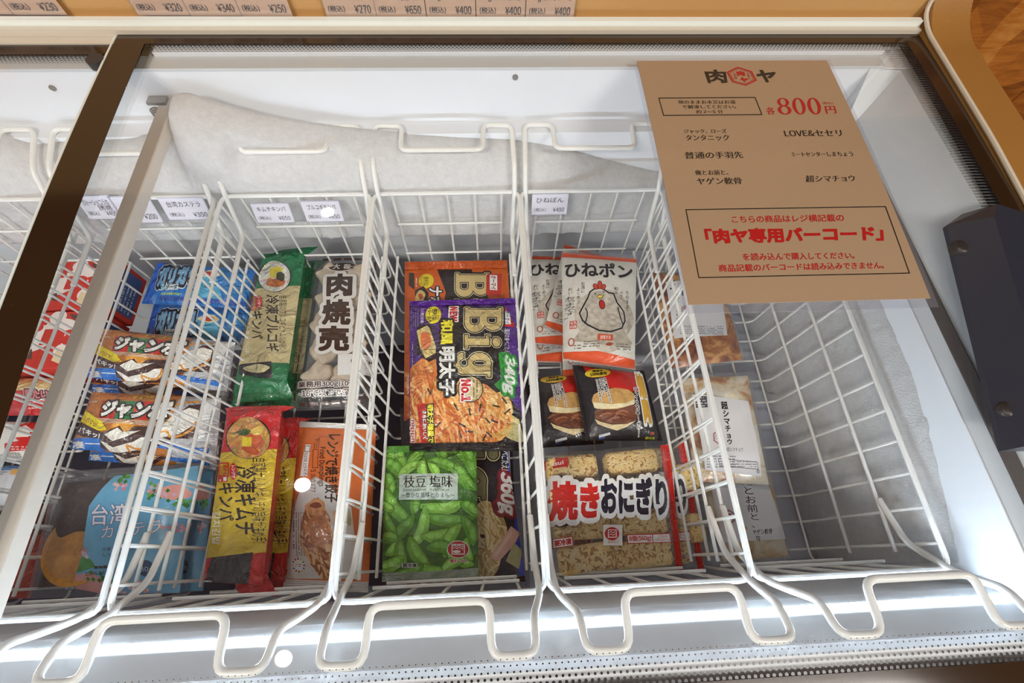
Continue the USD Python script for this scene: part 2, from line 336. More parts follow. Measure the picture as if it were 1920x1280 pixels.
def crimp(sh, v0, v1, rows=14, amp=.0006, teeth=0, u0=0., u1=1.):
    """heat-sealed ridged strip across a bag between v0 and v1, with a saw-toothed outer edge"""
    nu = 60; u = np.linspace(u0, u1, nu); vv = np.linspace(v0, v1, rows)
    U, V_ = np.meshgrid(u, vv); p = sh.base(np.clip(U, -.02, 1.02), V_)+sh.n*(.0009+amp*(np.arange(rows) % 2))[:, None, None]
    if teeth: p[-1] += (sh.base(u, np.full(nu, v1))-sh.base(u, np.full(nu, v0)))*.12*(np.arange(nu) % 2)[:, None]
    q = p-sh.n*.0012; V = np.vstack([p.reshape(-1, 3), q.reshape(-1, 3)]); N = nu*rows
    i = (np.arange(nu-1)[None]+np.arange(rows-1)[:, None]*nu).ravel()
    F = np.vstack([np.c_[i, i+nu, i+1], np.c_[i+1, i+nu, i+nu+1], np.c_[i+N, i+1+N, i+nu+N], np.c_[i+1+N, i+nu+1+N, i+nu+N]])
    m = trimesh.Trimesh(V, F, process=False); 
    return m
def inked(thing, name, mesh, col, m='film_print', label=None, smooth=True):
    v, f, n = meshkit.arrays(mesh, smooth); thing.ink(name, v, f, n, np.tile(lin(col), (len(v), 1)), m, label)
def put_art(thing, art, surf, m='film_print', lift=.0003, edge=.006):
    for g, (v, f, n, c) in art.meshes(surf, lift, edge).items(): thing.ink(g, v, f, n, c, m, kind='stuff' if g == 'small_print' else None)

# ------------------------------------------------------------------ the shop around the freezer
FLOOR, CEIL = -.85, 1.75
structure('floor', bx(-3.2, 3.2, -2.7, 3.1, FLOOR-.05, FLOOR), 'floor_tile', 'dark tiled shop floor under the freezer', 'floor')
structure('ceiling', bx(-3.2, 3.2, -2.7, 3.1, CEIL, CEIL+.05), 'osb', 'strand board ceiling of the shop', 'ceiling')
structure('wall_back', bx(-3.2, 3.2, 3.0, 3.1, FLOOR, CEIL), 'plaster', 'plain plastered far wall of the shop', 'wall')
structure('wall_left', bx(-3.2, -3.1, -2.7, 3.0, FLOOR, CEIL), 'plaster', 'plain plastered left wall of the shop', 'wall')
structure('wall_right', bx(3.1, 3.2, -2.7, 3.0, FLOOR, CEIL), 'plaster', 'plain plastered right wall of the shop', 'wall')
structure('wall_front', bx(-3.1, 3.1, -2.7, -2.6, FLOOR, CEIL), 'plaster', 'plain plastered wall behind the viewer', 'wall')
t = Thing('strand_board_partition', 'orange brown strand board half wall standing behind the freezer', 'partition', (0, .71, FLOOR))
for k in range(3): t.part('board', bx(-1.5+k*1.22+.001, -1.5+(k+1)*1.22-.001, .70, .725, FLOOR, .28), 'osb')
for x, y, lb in ((-.863, -.775, 'small round warm recessed ceiling lamp, mirrored in the lid at its lower left edge'), (-.816, -.023, 'small round warm recessed ceiling lamp, mirrored in the lid over the orange dumpling pack'), (-.821, 1.515, 'small round warm recessed ceiling lamp, mirrored over the bulgogi kimbap price tag'),
                 (-.84, -1.6, None), (.6, -1.6, None), (1.8, -1.6, None)):      # labelled lamps show mirrored in the lid, the others are added unseen
    t = Thing('ceiling_downlight', lb or 'small round warm recessed lamp added out of view behind the viewer for light', 'ceiling lamp', (x, y, CEIL), group='round recessed lamps of the shop ceiling')
    ring = trimesh.creation.annulus(.034, .046, .012, sections=32); ring.apply_translation([x, y, CEIL-.006])
    t.part('trim_ring', ring, 'trim_white')
    d = trimesh.creation.cylinder(.033, .004, sections=32); d.apply_translation([x, y, CEIL-.004]); t.part('lamp_disc', d, 'spot_glow')
for nm, x, y in (('added_fill_light', -1.2, -1.3), ('added_fill_light', 1.3, -1.2)):  # unseen area lights added to brighten the room
    l = UsdLux.RectLight.Define(stage, numbered('/World', nm)); l.CreateWidthAttr(.9); l.CreateHeightAttr(.25); l.CreateIntensityAttr(ROOM_RECT); l.CreateColorAttr(Gf.Vec3f(*WARM))
    l.AddTranslateOp().Set(Gf.Vec3d(x, y, CEIL-.03)); data(l.GetPrim(), None)

# ------------------------------------------------------------------ the freezer
XL, XR = -1.05, .443
fz = Thing('chest_freezer', 'white sliding glass top chest freezer full of frozen packets, beige rim', 'freezer', (0, .28, FLOOR))
def gz(y): return -.115*(.50-y)**2 if y < .50 else 0.
def P(name, mesh, m, smooth=False, label=None, parent=None, kind=None): return fz.part(name, mesh, m, smooth, label, parent, kind)
# liner: rear wall with hook ledge, right wall with ledge, front wall with lamp channel, floor and compressor hump
rear = [(.485, -.0112), (.485, -.0775), (.4645, -.0775), (.4645, -.215), (.478, -.23), (.478, -.74), (.55, -.74), (.55, -.0112)]
P('rear_liner', extrude_x(rear, XL, XR+.05), 'white_liner')
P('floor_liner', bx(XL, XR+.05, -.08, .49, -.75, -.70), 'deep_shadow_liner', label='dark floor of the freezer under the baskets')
P('compressor_hump', bx(.040, XR+.02, -.034, .476, -.72, -.335), 'hump_liner')
P('left_liner', bx(XL-.05, XL, -.08, .51, -.74, -.02), 'white_liner')
rt = trimesh.creation.extrude_polygon(Polygon([(.4205, -.74), (.4205, -.0705), (.4725, -.0125), (.503, -.010), (.503, -.74)]), .60, engine='earcut')
rt.vertices = np.c_[rt.vertices[:, 0], .515-rt.vertices[:, 2], rt.vertices[:, 1]]
P('right_liner', rt, 'grey_liner')
P('right_lower_wall', bx(.4190, .4202, -.03, .4640, -.72, -.0712), 'white_liner')
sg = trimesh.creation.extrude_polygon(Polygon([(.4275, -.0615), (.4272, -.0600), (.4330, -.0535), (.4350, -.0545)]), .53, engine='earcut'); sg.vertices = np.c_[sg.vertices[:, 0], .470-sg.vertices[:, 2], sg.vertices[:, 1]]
P('groove_shade_strip', sg, 'groove_shade', label='dark strip standing for the shaded groove along the right ledge')  # thin dark strip laid where the groove is only in shade
ch = trimesh.convex.convex_hull(np.array([(.437, .4848, -.0120), (.4365, .4848, -.0770), (.4195, .434, -.0712), (.4725, .482, -.0125), (.4725, .4848, -.0120), (.45, .4848, -.0770)]))
P('corner_fillet', ch, 'grey_liner')
LA, LB, LN = np.array([-.0439, -.1055]), np.array([-.0467, -.1016]), np.array([.817, .576])
front = [(-.030, -.74), (-.030, -.28), (-.0385, -.113), tuple(LA), tuple(LB), (-.0495, -.0925), (-.0627, -.0577), (-.0662, -.042), (-.13, -.046), (-.13, -.74)]
P('front_liner', extrude_x(front, XL, XR+.05), 'white_liner')
P('led_strip', extrude_x([tuple(q) for q in (LA+LN*.0003+(LB-LA)*.06, LA-LN*.002+(LB-LA)*.06, LB-LN*.002-(LB-LA)*.06, LB+LN*.0003-(LB-LA)*.06)], XL+.1, .432), 'led_glow', label='bright white light strip along the front inner edge')
P('rear_flange', bx(XL, .452, .4845, .5055, -.0120, -.0085), 'grey_liner')
P('rear_lip', bx(-.348, .456, .5040, .5275, -.0085, -.0042), 'white_liner'); P('rear_lip', bx(XL, -.349, .5172, .5275, -.0085, -.0030), 'ivory_trim')
# outer frame
P('rear_rail', bx(XL, .503, .5280, .5345, -.03, .004), 'ivory_trim')
P('rear_rail', bx(XL, .503, .5350, .5420, -.03, .010), 'aluminium_trim')
P('back_sill', chamfer_box(XL, .507, .5422, .556, -.05, .005, .002), 'beige_plastic', 30)
P('back_panel', bx(XL, .507, .5505, .574, -.05, .30), 'beige_plastic', label='beige upright back panel carrying the price cards')
ck = [(-.16, -.12), (-.16, -.046), (.1, -.014), (.33, .000), (.495, .0045)]+[(.495+.072*math.sin(a), .0765-.072*math.cos(a)) for a in np.linspace(.15, 1.45, 9)]+[(.572, .30), (.60, .30), (.60, -.12)]
cheek = extrude_x(ck, .5075, .5525); P('side_cheek', cheek, 'tan_plastic', 40, label='beige moulded right hand end of the freezer rim')
tr_ = tube(fillet([(.5055, -.13, -.043), (.5055, .13, -.012), (.5055, .36, .002), (.5055, .522, .006), (.5055, .548, .016), (.5055, .549, .29)], .02), .0024, 8); P('side_trim', tr_, 'ivory_trim', 30)
P('outer_cabinet', bx(XL-.06, .545, .552, .60, FLOOR, -.052), 'beige_plastic'); P('outer_side', bx(.510, .545, -.16, .55, FLOOR, -.125), 'beige_plastic')
P('front_rim', chamfer_box(XL-.06, .5525, -.19, -.112, -.16, -.040, .006), 'beige_plastic', 30); P('front_panel', bx(XL-.06, .545, -.18, -.14, FLOOR, -.16), 'beige_plastic')
# mullion between the two lids and its fixing
P('mullion', chamfer_box(-.3575, -.3420, -.065, .472, -.0565, -.042, .0018), 'mullion_plastic', 30, label='beige plastic bar under the joint of the two lids')
P('mullion_bracket', bx(-.370, -.350, .474, .4848, -.044, -.0405), 'steel')
th = np.linspace(0, 4*2*np.pi, 90); P('spring', tube(np.c_[-.3635+.0042*np.cos(th), .470+.0042*np.sin(th), -.055+.010*th/th[-1]], .0009, 6), 'steel', True)
for x, z in ((-.463, -.030), (.036, -.020)):
    d = trimesh.creation.cylinder(.0032, .002, sections=20); d.apply_transform(trimesh.transformations.rotation_matrix(np.pi/2, [1, 0, 0])); d.apply_translation([x, .4845, z]); P('rubber_stop', d, 'grey_tray')
# sliding lids
def lid(x0, x1, dz, y_back):
    ys = np.linspace(-.108, y_back, 34); top = [(y, gz(y)+dz) for y in ys]; bot = [(y, z-.004) for y, z in top[::-1]]
    return extrude_x(top+bot, x0, x1)
def ribbon(x0, x1, ya, yb, dz, n=20, th_=.0006):
    ys = np.linspace(ya, yb, n); top = [(y, gz(y)+dz+th_) for y in ys]; return extrude_x(top+[(y, z-th_) for y, z in top[::-1]], x0, x1)
g1 = P('glass_lid', lid(-.3895, .5030, 0., .5270), 'glass', 30, label='right sliding glass lid, the upper one')
g2 = P('glass_lid', lid(XL+.01, -.349, -.0043, .5165), 'glass', 30, label='left sliding glass lid, half hidden under the right one')
def dots(xs, rows, dz):
    V, F, n = [], [], 0; a = np.arange(8)*np.pi/4
    for k, (y, r, sh) in enumerate(rows):
        for x in xs+sh:
            yy = y+r*np.sin(a); z = np.array([gz(q) for q in yy])+dz; V.append(np.c_[x+r*np.cos(a), yy, z]); V.append(np.c_[x, y, gz(y)+dz]); b = n; n += 9
            F.append(np.c_[b+np.arange(8), b+(np.arange(8)+1) % 8, np.full(8, b+8)])
    return trimesh.Trimesh(np.vstack(V), np.vstack(F), process=False)
pit = .0042
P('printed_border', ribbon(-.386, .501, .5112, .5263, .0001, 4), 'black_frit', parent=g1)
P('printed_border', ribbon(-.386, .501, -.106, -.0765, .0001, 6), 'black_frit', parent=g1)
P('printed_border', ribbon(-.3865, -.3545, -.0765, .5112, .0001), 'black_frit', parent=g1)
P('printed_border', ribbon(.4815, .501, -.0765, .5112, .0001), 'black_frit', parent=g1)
P('edge_glint', tube([(-.3895, y, gz(y)-.0018) for y in np.linspace(-.106, .526, 30)], .0016, 6), 'aluminium_trim', 30, parent=g1)  # pale tube stands in for the glint along the glass edge
xs = np.arange(-.384, .50, pit)
P('printed_dots', dots(xs, [(.5104-.0028*k, r, (k % 2)*pit/2) for k, r in enumerate((.00135, .00115, .0009, .0007, .0005))], .0003), 'frit_ink', parent=g1, kind='stuff')
P('printed_dots', dots(xs, [(-.0755+.0036*k, r, (k % 2)*pit/2) for k, r in enumerate((.0013, .0012, .00095, .0007, .00055, .0004))], .0003), 'frit_ink', parent=g1, kind='stuff')
ysd = np.arange(-.066, .507, .0036)
P('printed_comb', cat_([ribbon(.4700, .4818, y, y+.0019, .0001, 2) for y in np.arange(-.066, .505, .0036)]), 'frit_ink', parent=g1, kind='stuff')
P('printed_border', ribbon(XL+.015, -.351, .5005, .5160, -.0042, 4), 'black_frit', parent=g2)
xs2 = np.arange(XL+.02, -.386, pit)
P('printed_dots', dots(xs2, [(.4995-.0028*k, r, (k % 2)*pit/2) for k, r in enumerate((.00135, .00115, .0009, .0007, .0005))], -.0040), 'frit_ink', parent=g2, kind='stuff')
bp_ = trimesh.creation.cylinder(.0085, .008, sections=24); bp_.apply_translation([-.3985, .488, -.0035]); P('lid_bumper', bp_, 'bumper_rubber', 30, parent=g2)
# the grip of the right lid
def grip():
    c = np.array([.4330, .160]); R = trimesh.transformations.rotation_matrix(-.155, [0, 0, 1])[:3, :3]
    def ring(hx0, hx1, hy, z): return [(-hx0, -hy, z), (hx1, -hy*.9, z), (hx1, hy*.9, z), (-hx0*.45, hy, z), (-hx0, hy*.86, z)]
    pts = np.array(ring(.033, .046, .108, .0)+ring(.033, .046, .108, .004)+ring(.012, .03, .102, .026)); pts = pts@R.T
    pts[:, 0] += c[0]; pts[:, 1] += c[1]; pts[:, 2] += np.array([gz(y) for y in pts[:, 1]])+.0008; return trimesh.convex.convex_hull(pts)
gr = P('lid_grip', grip(), 'handle_plastic', False, 'dark slate plastic grip on the right edge of the lid', parent=g1)
for x, y in ((.4150, .231), (.3960, .088)):
    k = rounded_hull([(x+.0035*math.cos(a), y+.0035*math.sin(a), gz(y)+z) for a in np.linspace(0, 2*np.pi, 12, endpoint=False) for z in (.004, .008)], .0035); P('grip_bolt', k, 'bumper_rubber', 30, parent=g1)

# frost
def frost_sheet(x0, x1, crest, seed, nx=190, nz=70):
    X = np.linspace(x0, x1, nx); t = np.linspace(0, 1, nz); V = []
    zt = np.interp(X, *zip(*crest)); 
    for i, x in enumerate(X):
        z0, th_ = zt[i], np.interp(x, [x0, -.335, -.33, -.25, -.1, .1, .3, .45], [.020, .020, .034, .034, .024, .020, .016, .014])
        pts = []
        for tt in t:
            hh = .055
            if tt < .45: a = tt/.45*np.pi/2; y = .466-.0500*math.sin(a); z = z0-hh*(1-math.cos(a))
            else: z = z0-hh-(tt-.45)/.55*(z0-hh+.232); y = .416-.03*max(0., -.12-z)
            e = min(1., max(0., (x+.292)/.014)); yd = .4375 if z > -.079 else .4375-(-.079-z)*1.0
            y = max(y, y+(yd-y)*e) if yd > y else y
            y = y if z > -.205 else y+(-.205-z)*1.3
            pts.append((x, y, z))
        V.append(pts)
    V = np.array(V); p = V.reshape(-1, 3)
    d = (meshkit.fbm(p*[30, 30, 30], 3, seed)-.5)*.010+(meshkit.fbm(p*[150, 150, 150], 4, seed+1)-.5)*.0045
    fall = np.clip(np.tile(t, nx)*9, 0, 1)
    p = p+np.c_[np.zeros(len(p)), -np.abs(d)*fall*.9+.001, d*.5*fall]
    i = (np.arange(nz-1)[None]+np.arange(nx-1)[:, None]*nz).ravel(); F = np.vstack([np.c_[i, i+nz, i+1], np.c_[i+1, i+nz, i+nz+1]])
    back = p.copy(); back[:, 1] = .4643; N = len(p); return trimesh.Trimesh(np.vstack([p, back]), np.vstack([F, F[:, ::-1]+N]), process=False)
CR = [(-.66, -.075), (-.545, -.0737), (-.522, -.087), (-.477, -.082), (-.4167, -.0807), (-.3765, -.0737), (-.347, -.066), (-.341, -.050), (-.336, -.032), (-.3296, -.0250), (-.314, -.0226), (-.29, -.0344), (-.252, -.049), (-.21, -.0595), (-.159, -.0689), (-.093, -.0774), (-.031, -.083), (.033, -.087), (.1, -.101), (.165, -.123), (.223, -.141), (.3, -.150), (.43, -.155)]
t = Thing('frost_bank', 'thick grainy white frost bank along the rear wall behind the baskets', 'frost', (-.05, .44, -.23))
t.part('frost_crust', frost_sheet(-.66, .42, CR, 3), 'frost', True)
def frost_right():
    Y = np.linspace(-.02, .44, 110); t_ = np.linspace(0, 1, 40); zt = np.interp(Y, [-.02, .023, .07, .151, .236, .44], [-.130, -.1214, -.111, -.0982, -.0988, -.0988]); V = []
    for i, y in enumerate(Y):
        for q in t_:
            z = zt[i]-q*(zt[i]+.325); th_ = .010*math.sin(min(1., q*9)*np.pi/2)*min(1., (y+.03)/.05); x = .4203-th_-.03*max(0., -.16-z); V.append((x, y, z))
    p = np.array(V); d = (meshkit.fbm(p*60, 3, 9)-.5)*.006+(meshkit.fbm(p*[170, 60, 170], 4, 4)-.5)*.005
    p[:, 0] -= np.abs(d); p[:, 2] += d*.7; n = len(t_)
    i = (np.arange(n-1)[None]+np.arange(len(Y)-1)[:, None]*n).ravel(); F = np.vstack([np.c_[i, i+1, i+n], np.c_[i+1, i+n+1, i+n]])
    back = p.copy(); back[:, 0] = .4198; return trimesh.Trimesh(np.vstack([p, back]), np.vstack([F, F[:, ::-1]+len(p)]), process=False)
t = Thing('frost_bank', 'furry white frost ridge on the right wall beside the empty basket', 'frost', (.41, .21, -.32)); t.part('frost_crust', frost_right(), 'frost', True)

# ------------------------------------------------------------------ wire baskets
RZ, BZ, HW, Y0, Y1 = -.12, -.286, .0885, -.024, .412
LEAN = .005
def wall_x(z): return HW-.003-LEAN*(RZ-z)/(RZ-BZ)
def wall_y0(z): return Y0+.003+LEAN*(RZ-z)/(RZ-BZ)
def wall_y1(z): return Y1-.003-LEAN*(RZ-z)/(RZ-BZ)
BX = [-.5960, -.4125, -.2280, -.0480, .1310, .3090]
BL = ['white wire basket of red cartons at the far left edge behind the black lid border', 'white wire basket of blue ice bars and wafer ices, left of the kimbap basket', 'white wire basket holding kimbap rolls and dumplings',
      'white wire basket holding the pasta packs and green soybeans, in the middle', 'white wire basket holding the hen packets, burgers and rice balls', 'half empty white wire basket of vacuum packed meat at the right wall']
bk = Thing('wire_basket', BL[0], 'basket', (BX[0], .19, BZ), 'wire baskets hung side by side')
def bpart(name, m): bk.part(name, m.apply_translation([BX[0], 0, 0]) or m, 'white_wire', 40)
bpart('rim', tube(fillet([(-HW, Y0, RZ), (HW, Y0, RZ), (HW, Y1, RZ), (-HW, Y1, RZ)], .012, 5, True), .0026, 8, True))
ny = 14
for k in range(ny):
    y = -.003+k*.0309
    bpart('cross_wire', tube(fillet([(-HW+.001, y, RZ+.0005), (-wall_x(BZ), y, BZ), (wall_x(BZ), y, BZ), (HW-.001, y, RZ+.0005)], .010, 3), .00145, 6))
for k in range(5):
    x = (k-2)*.0335; bpart('length_wire', tube(fillet([(x, Y0+.001, RZ+.0005), (x, wall_y0(BZ), BZ+.003), (x, wall_y1(BZ), BZ+.003), (x, Y1-.001, RZ+.0005)], .010, 3), .00145, 6))
for sgn in (-1, 1):
    for z in (-.166, -.229): bpart('side_wire', tube([(sgn*(wall_x(z)-.003), -.009, z), (sgn*(wall_x(z)-.003), .397, z)], .0018, 7))
for fn, sg in ((wall_y0, 1), (wall_y1, -1)):
    for z in (-.168, -.229): bpart('end_wire', tube([(-.068, fn(z)+.003*sg, z), (.068, fn(z)+.003*sg, z)], .0016, 7))
hf = [(-.0815, .040, -.164), (-.0825, -.002, -.150), (-.0825, -.024, -.113), (-.0785, -.030, -.090), (-.0730, -.036, -.060), (-.0725, -.0575, -.0465), (-.0425, -.0575, -.0465), (-.0415, -.0240, -.0500), (.0415, -.0240, -.0500), (.0425, -.0575, -.0465), (.0725, -.0575, -.0465), (.0730, -.036, -.060), (.0785, -.030, -.090), (.0825, -.024, -.113), (.0825, -.002, -.150), (.0815, .040, -.164)]
bpart('handle', tube(fillet(hf, .009, 4), .0030, 10))
hr = [(-.0800, .320, -.165), (-.0800, .388, -.163), (-.0830, .412, -.113), (-.0835, .426, -.090), (-.0825, .474, -.0740), (-.0495, .474, -.0740), (-.0485, .433, -.0725), (.0460, .433, -.0725), (.0470, .474, -.0740), (.0805, .474, -.0740), (.0825, .426, -.090), (.0830, .412, -.113), (.0800, .388, -.163), (.0800, .320, -.165)]
bpart('handle', tube(fillet(hr, .009, 4), .0029, 10))
for k in range(1, 6): copy(bk, (BX[k], .19, BZ), BL[k])

# ------------------------------------------------------------------ the packets (corner positions in metres: far left, far right, near right, near left; then the same corners in the layout units of the artwork)
def cq(px, ox, oy, sc): return [((x-ox)*sc, (y-oy)*sc) for x, y in px]
BLK, WHT, RED, GOLD = (24, 22, 24), (246, 245, 242), (206, 34, 38), (206, 176, 112)
def pack(name, label, cat, C, T, body, m='film_print', group=None, pu=3., pv=3., seal=0., lump=.12, seed=1, bottom=None, body_name='pouch', nu=26, nv=36):
    sh = Sheet(C, T, pu, pv, seal, lump, seed, bottom); t = Thing(name, label, cat, sh.centre(), group); inked(t, body_name, sh.body(nu, nv), body, m); return t, sh
def slab_word():
    """the three fat slab-serif letters of the pasta packs, in units of their height"""
    B = union_all([sbox(.06, 0, .30, 1), sbox(0, 0, .4, .09), sbox(0, .91, .4, 1), sbox(.2, .0, .50, 1), ell(.5, .27, .27, .27), ell(.47, .76, .24, .24)]).difference(union_all([sbox(.30, .13, .46, .40), ell(.46, .265, .1, .135), sbox(.30, .60, .43, .87), ell(.43, .735, .09, .135)]))
    i = union_all([sbox(.10, 0, .30, .66), sbox(0, 0, .40, .09), sbox(.0, .57, .3, .66), ell(.2, .86, .13, .11)])
    g = union_all([ell(.30, .36, .30, .31).difference(ell(.29, .36, .09, .19)), sbox(.40, -.12, .60, .66), sbox(.40, .57, .68, .66), ell(.30, -.1, .30, .19).difference(ell(.29, -.06, .12, .12)).difference(sbox(-.1, -.07, .2, .2))])
    return union_all([B, affinity.translate(i, .86, 0), affinity.translate(g, 1.38, .04)])
BIG = slab_word()
def big_title(a, quad, gold=(214, 190, 128)):
    x0, y0, x1, y1 = BIG.bounds; hm = homography([(x0, y1), (x1, y1), (x1, y0), (x0, y0)], quad)
    for w, c in ((.10, BLK), (.045, (238, 226, 188)), (.028, (58, 46, 24)), (.0, gold)): a.add(stransform(lambda x, y: hm(x, y), BIG.buffer(w) if w else BIG), c, 'brand_lettering')
def noodles(a, region, base, cols, n, seed, length, w, ang=0., grp='food_photo'):
    rs = random.Random(seed); reg = Polygon(region) if not hasattr(region, 'bounds') else region; a.add(reg, base, grp, tex=.35); x0, y0, x1, y1 = reg.bounds
    for _ in range(n):
        x, y = rs.uniform(x0, x1), rs.uniform(y0, y1); th = ang+rs.gauss(0, .35); L = length*rs.uniform(.6, 1.3); b = rs.uniform(-.3, .3)
        p = [(x-L*math.cos(th)/2, y-L*math.sin(th)/2), (x+b*L*math.sin(th), y-b*L*math.cos(th)), (x+L*math.cos(th)/2, y+L*math.sin(th)/2)]
        g = curve(p, w*rs.uniform(.6, 1.2)).intersection(reg); a.add(g, rs.choice(cols), grp)
def scribble(a, x0, y0, x1, y1, rows, col, seed, grp='small_print', vert=False, fill=.72):
    """lines of print too small to read"""
    rs = random.Random(seed); n = rows; span = (x1-x0) if vert else (y1-y0)
    for k in range(n):
        o = (k+.5)*span/n; h = span/n*.42; p = 0.; L = (y1-y0) if vert else (x1-x0)
        while p < L-h:
            w = h*rs.uniform(.5, 1.1)
            if rs.random() < fill: a.add(sbox(x0+o-h/2, y0+p, x0+o+h/2, y0+p+w) if vert else sbox(x0+p, y0+o-h/2, x0+p+w, y0+o+h/2), col, grp)
            p += w+h*.35

# --- pasta packs, middle basket
px = [(750, 765), (940, 765), (985, 1090), (762, 1100)]
t, s = pack('pasta_pack', 'dark blue carbonara pasta pack marked 360g lying under the green soybean pack', 'frozen pasta', [(-.1196, .1861, -.2636), (.0114, .1811, -.2636), (.0310, -.0214, -.2658), (-.1019, -.0204, -.2658)], .012, (26, 27, 40), seal=.03, seed=2)
a = s.art(cq(px, 700, 820, 4.267))
a.add([(1000, -200), (1140, -200), (1230, 1200), (1170, 1200), (1108, 420)], (40, 66, 190))
a.add([(180, 900), (300, 900), (300, 1200), (180, 1200)], (34, 52, 150))
big_title(a, r90(560, -260, 1010, 500), (120, 118, 84))
noodles(a, blob(880, 830, 190, 300, 3, .1), (226, 204, 150), [(240, 224, 180), (206, 178, 112), (232, 208, 150), (186, 152, 88)], 150, 5, 260, 14, 1.1)
noodles(a, [(440, 1110), (840, 1050), (850, 1180), (440, 1180)], (222, 190, 130), [(236, 214, 160), (214, 168, 100), (224, 150, 110)], 50, 6, 150, 14, .2)
a.add([(930, 960), (1100, 705), (1172, 760), (1130, 850), (1010, 985)], (226, 176, 158), 'food_photo', tex=.2)
a.add([(960, 940), (1100, 740), (1120, 752), (985, 955)], (240, 206, 186), 'food_photo')
a.add([(1060, 985), (1122, 835), (1190, 900), (1165, 1050)], (186, 182, 130), 'food_photo', tex=.25)
for x, y in ((880, 560+90), (910, 650), (1070, 680), (980, 795), (840, 900), (905, 870)): a.add(ell(x, y, 5, 5), BLK, 'food_photo')
a.add([(855, 780), (890, 770), (900, 800), (870, 800)], (40, 36, 36), 'food_photo')
a.text('360g', r90(985, 272, 1142, 622), WHT, .05, outline=[(.22, (120, 30, 40)), (.10, (150, 44, 54))], slant=.2)
a.add([(985, 500), (940, 525), (960, 575), (1010, 590)], (120, 30, 40), 'lettering')
a.text('食べごたえ!', r90(1022, 70, 1088, 262), WHT, .03)
put_art(t, a, s.surf); t.part('end_seal', crimp(s, .97, 1.0, 8), 'black_frit', 30)
px = [(760, 500), (951, 497), (972, 800), (757, 792)]
t, s = pack('pasta_pack', 'orange Neapolitan pasta pack tucked under the purple pack in the middle basket', 'frozen pasta', [(-.1201, .3938, -.2453), (.0276, .3925, -.2453), (.0321, .1542, -.2626), (-.1132, .1654, -.2626)], .013, (216, 98, 26), seal=.035, seed=4)
a = s.art(cq(px, 720, 480, 3.368))
a.add([(332, 98), (548, 98), (560, 140), (660, 300), (620, 600), (340, 600), (390, 260)], (34, 26, 26))
a.add([(150, 560), (170, 330), (240, 400), (300, 1000), (130, 1060)], (150, 62, 24)); noodles(a, [(128, 560), (180, 420), (700, 560), (760, 1040), (130, 1040)], (206, 96, 40), [(228, 124, 56), (190, 76, 28), (236, 152, 84)], 40, 8, 220, 22, .8)
big_title(a, r90(398, 128, 655, 560)); a.text('ナポリタン', r90(285, 222, 372, 560), WHT, .03, outline=[(.09, BLK)])
a.add(ell(268, 180, 46, 50), (240, 214, 30)); a.text('便利な', r90(252, 150, 282, 212), BLK); a.text('トレー入り', r90(228, 148, 250, 214), BLK)
a.add([(643, 140), (660, 128), (742, 128), (735, 275), (640, 275)], (196, 44, 30)); a.add(rq(664, 138, 712, 240), WHT, 'lettering'); a.text('オーマイ', r90(670, 142, 706, 236), (150, 40, 30), .03)
a.add([(160, 118), (192, 122), (196, 235), (160, 200)], (60, 50, 46)); scribble(a, 200, 134, 214, 220, 1, WHT, 5, vert=True)
a.add([(200, 238), (252, 214), (285, 262), (270, 420), (200, 380)], (40, 30, 26)); a.add(blob(232, 280, 30, 40, 2), (222, 190, 120), 'food_photo', tex=.5); a.add(blob(235, 280, 14, 18, 4), (200, 90, 50), 'food_photo')
a.text('nippn', r90(140, 760, 164, 872), (252, 214, 190), .04)
put_art(t, a, s.surf); inked(t, 'end_seal', crimp(s, -.022, .035, 14, .0008, 1), (214, 92, 20), 'shiny_print', smooth=False)
px = [(768, 570), (971, 564), (988, 836), (768, 838)]
t, s = pack('pasta_pack', 'purple spicy cod roe pasta pack marked 340g, topmost in the middle basket', 'frozen pasta', [(-.1056, .3148, -.2183), (.0381, .3154, -.2183), (.0395, .1234, -.2323), (-.0994, .1277, -.2323)], .012, (84, 40, 136), 'shiny_print', seal=.03, seed=7)
a = s.art(cq(px, 720, 480, 3.368))
a.add([(385, 296), (470, 292), (560, 330), (720, 338), (762, 500), (770, 620), (740, 640), (720, 830), (860, 990), (900, 1210), (700, 1215), (480, 960), (340, 700), (330, 560), (422, 552), (440, 480), (420, 440)], (30, 28, 30))
a.add([(190, 640), (340, 640), (360, 560), (330, 470), (300, 440), (215, 440)], (70, 44, 96))
noodles(a, [(168, 720), (240, 670), (330, 660), (345, 820), (420, 900), (480, 800), (640, 835), (700, 880), (775, 885), (806, 985), (800, 1075), (750, 1160), (600, 1208), (165, 1205)], (226, 138, 62), [(240, 168, 92), (214, 112, 48), (246, 190, 120), (228, 132, 60), (200, 96, 40)], 300, 11, 260, 15, 1.15)
noodles(a, blob(735, 965, 70, 90, 5), (240, 186, 106), [(250, 214, 150), (226, 150, 70)], 26, 12, 150, 16, 1.2)
a.add([(735, 1128), (792, 1078), (800, 1012), (852, 1040), (888, 1188), (800, 1160)], (200, 190, 132), tex=.3); a.add(curve([(765, 1080), (735, 1118), (690, 1140)], 22), (236, 176, 84), 'food_photo'); a.add(curve([(800, 1030), (802, 1075), (770, 1125), (715, 1160)], 16), (240, 186, 96), 'food_photo')
for x, y, an in ((292, 878, 62), (455, 972, 60), (492, 1077, 25), (342, 1075, -40), (537, 1115, 5), (605, 975, -75), (540, 1000, 80), (705, 965, 10), (775, 995, -40), (757, 930, 50), (660, 1130, 40), (630, 1150, -60), (695, 1055, 20), (650, 1050, 45), (478, 1130, 70)):
    a.add(affinity.rotate(sbox(x-24, y-5, x+24, y+5), an), (52, 50, 40), 'food_photo')
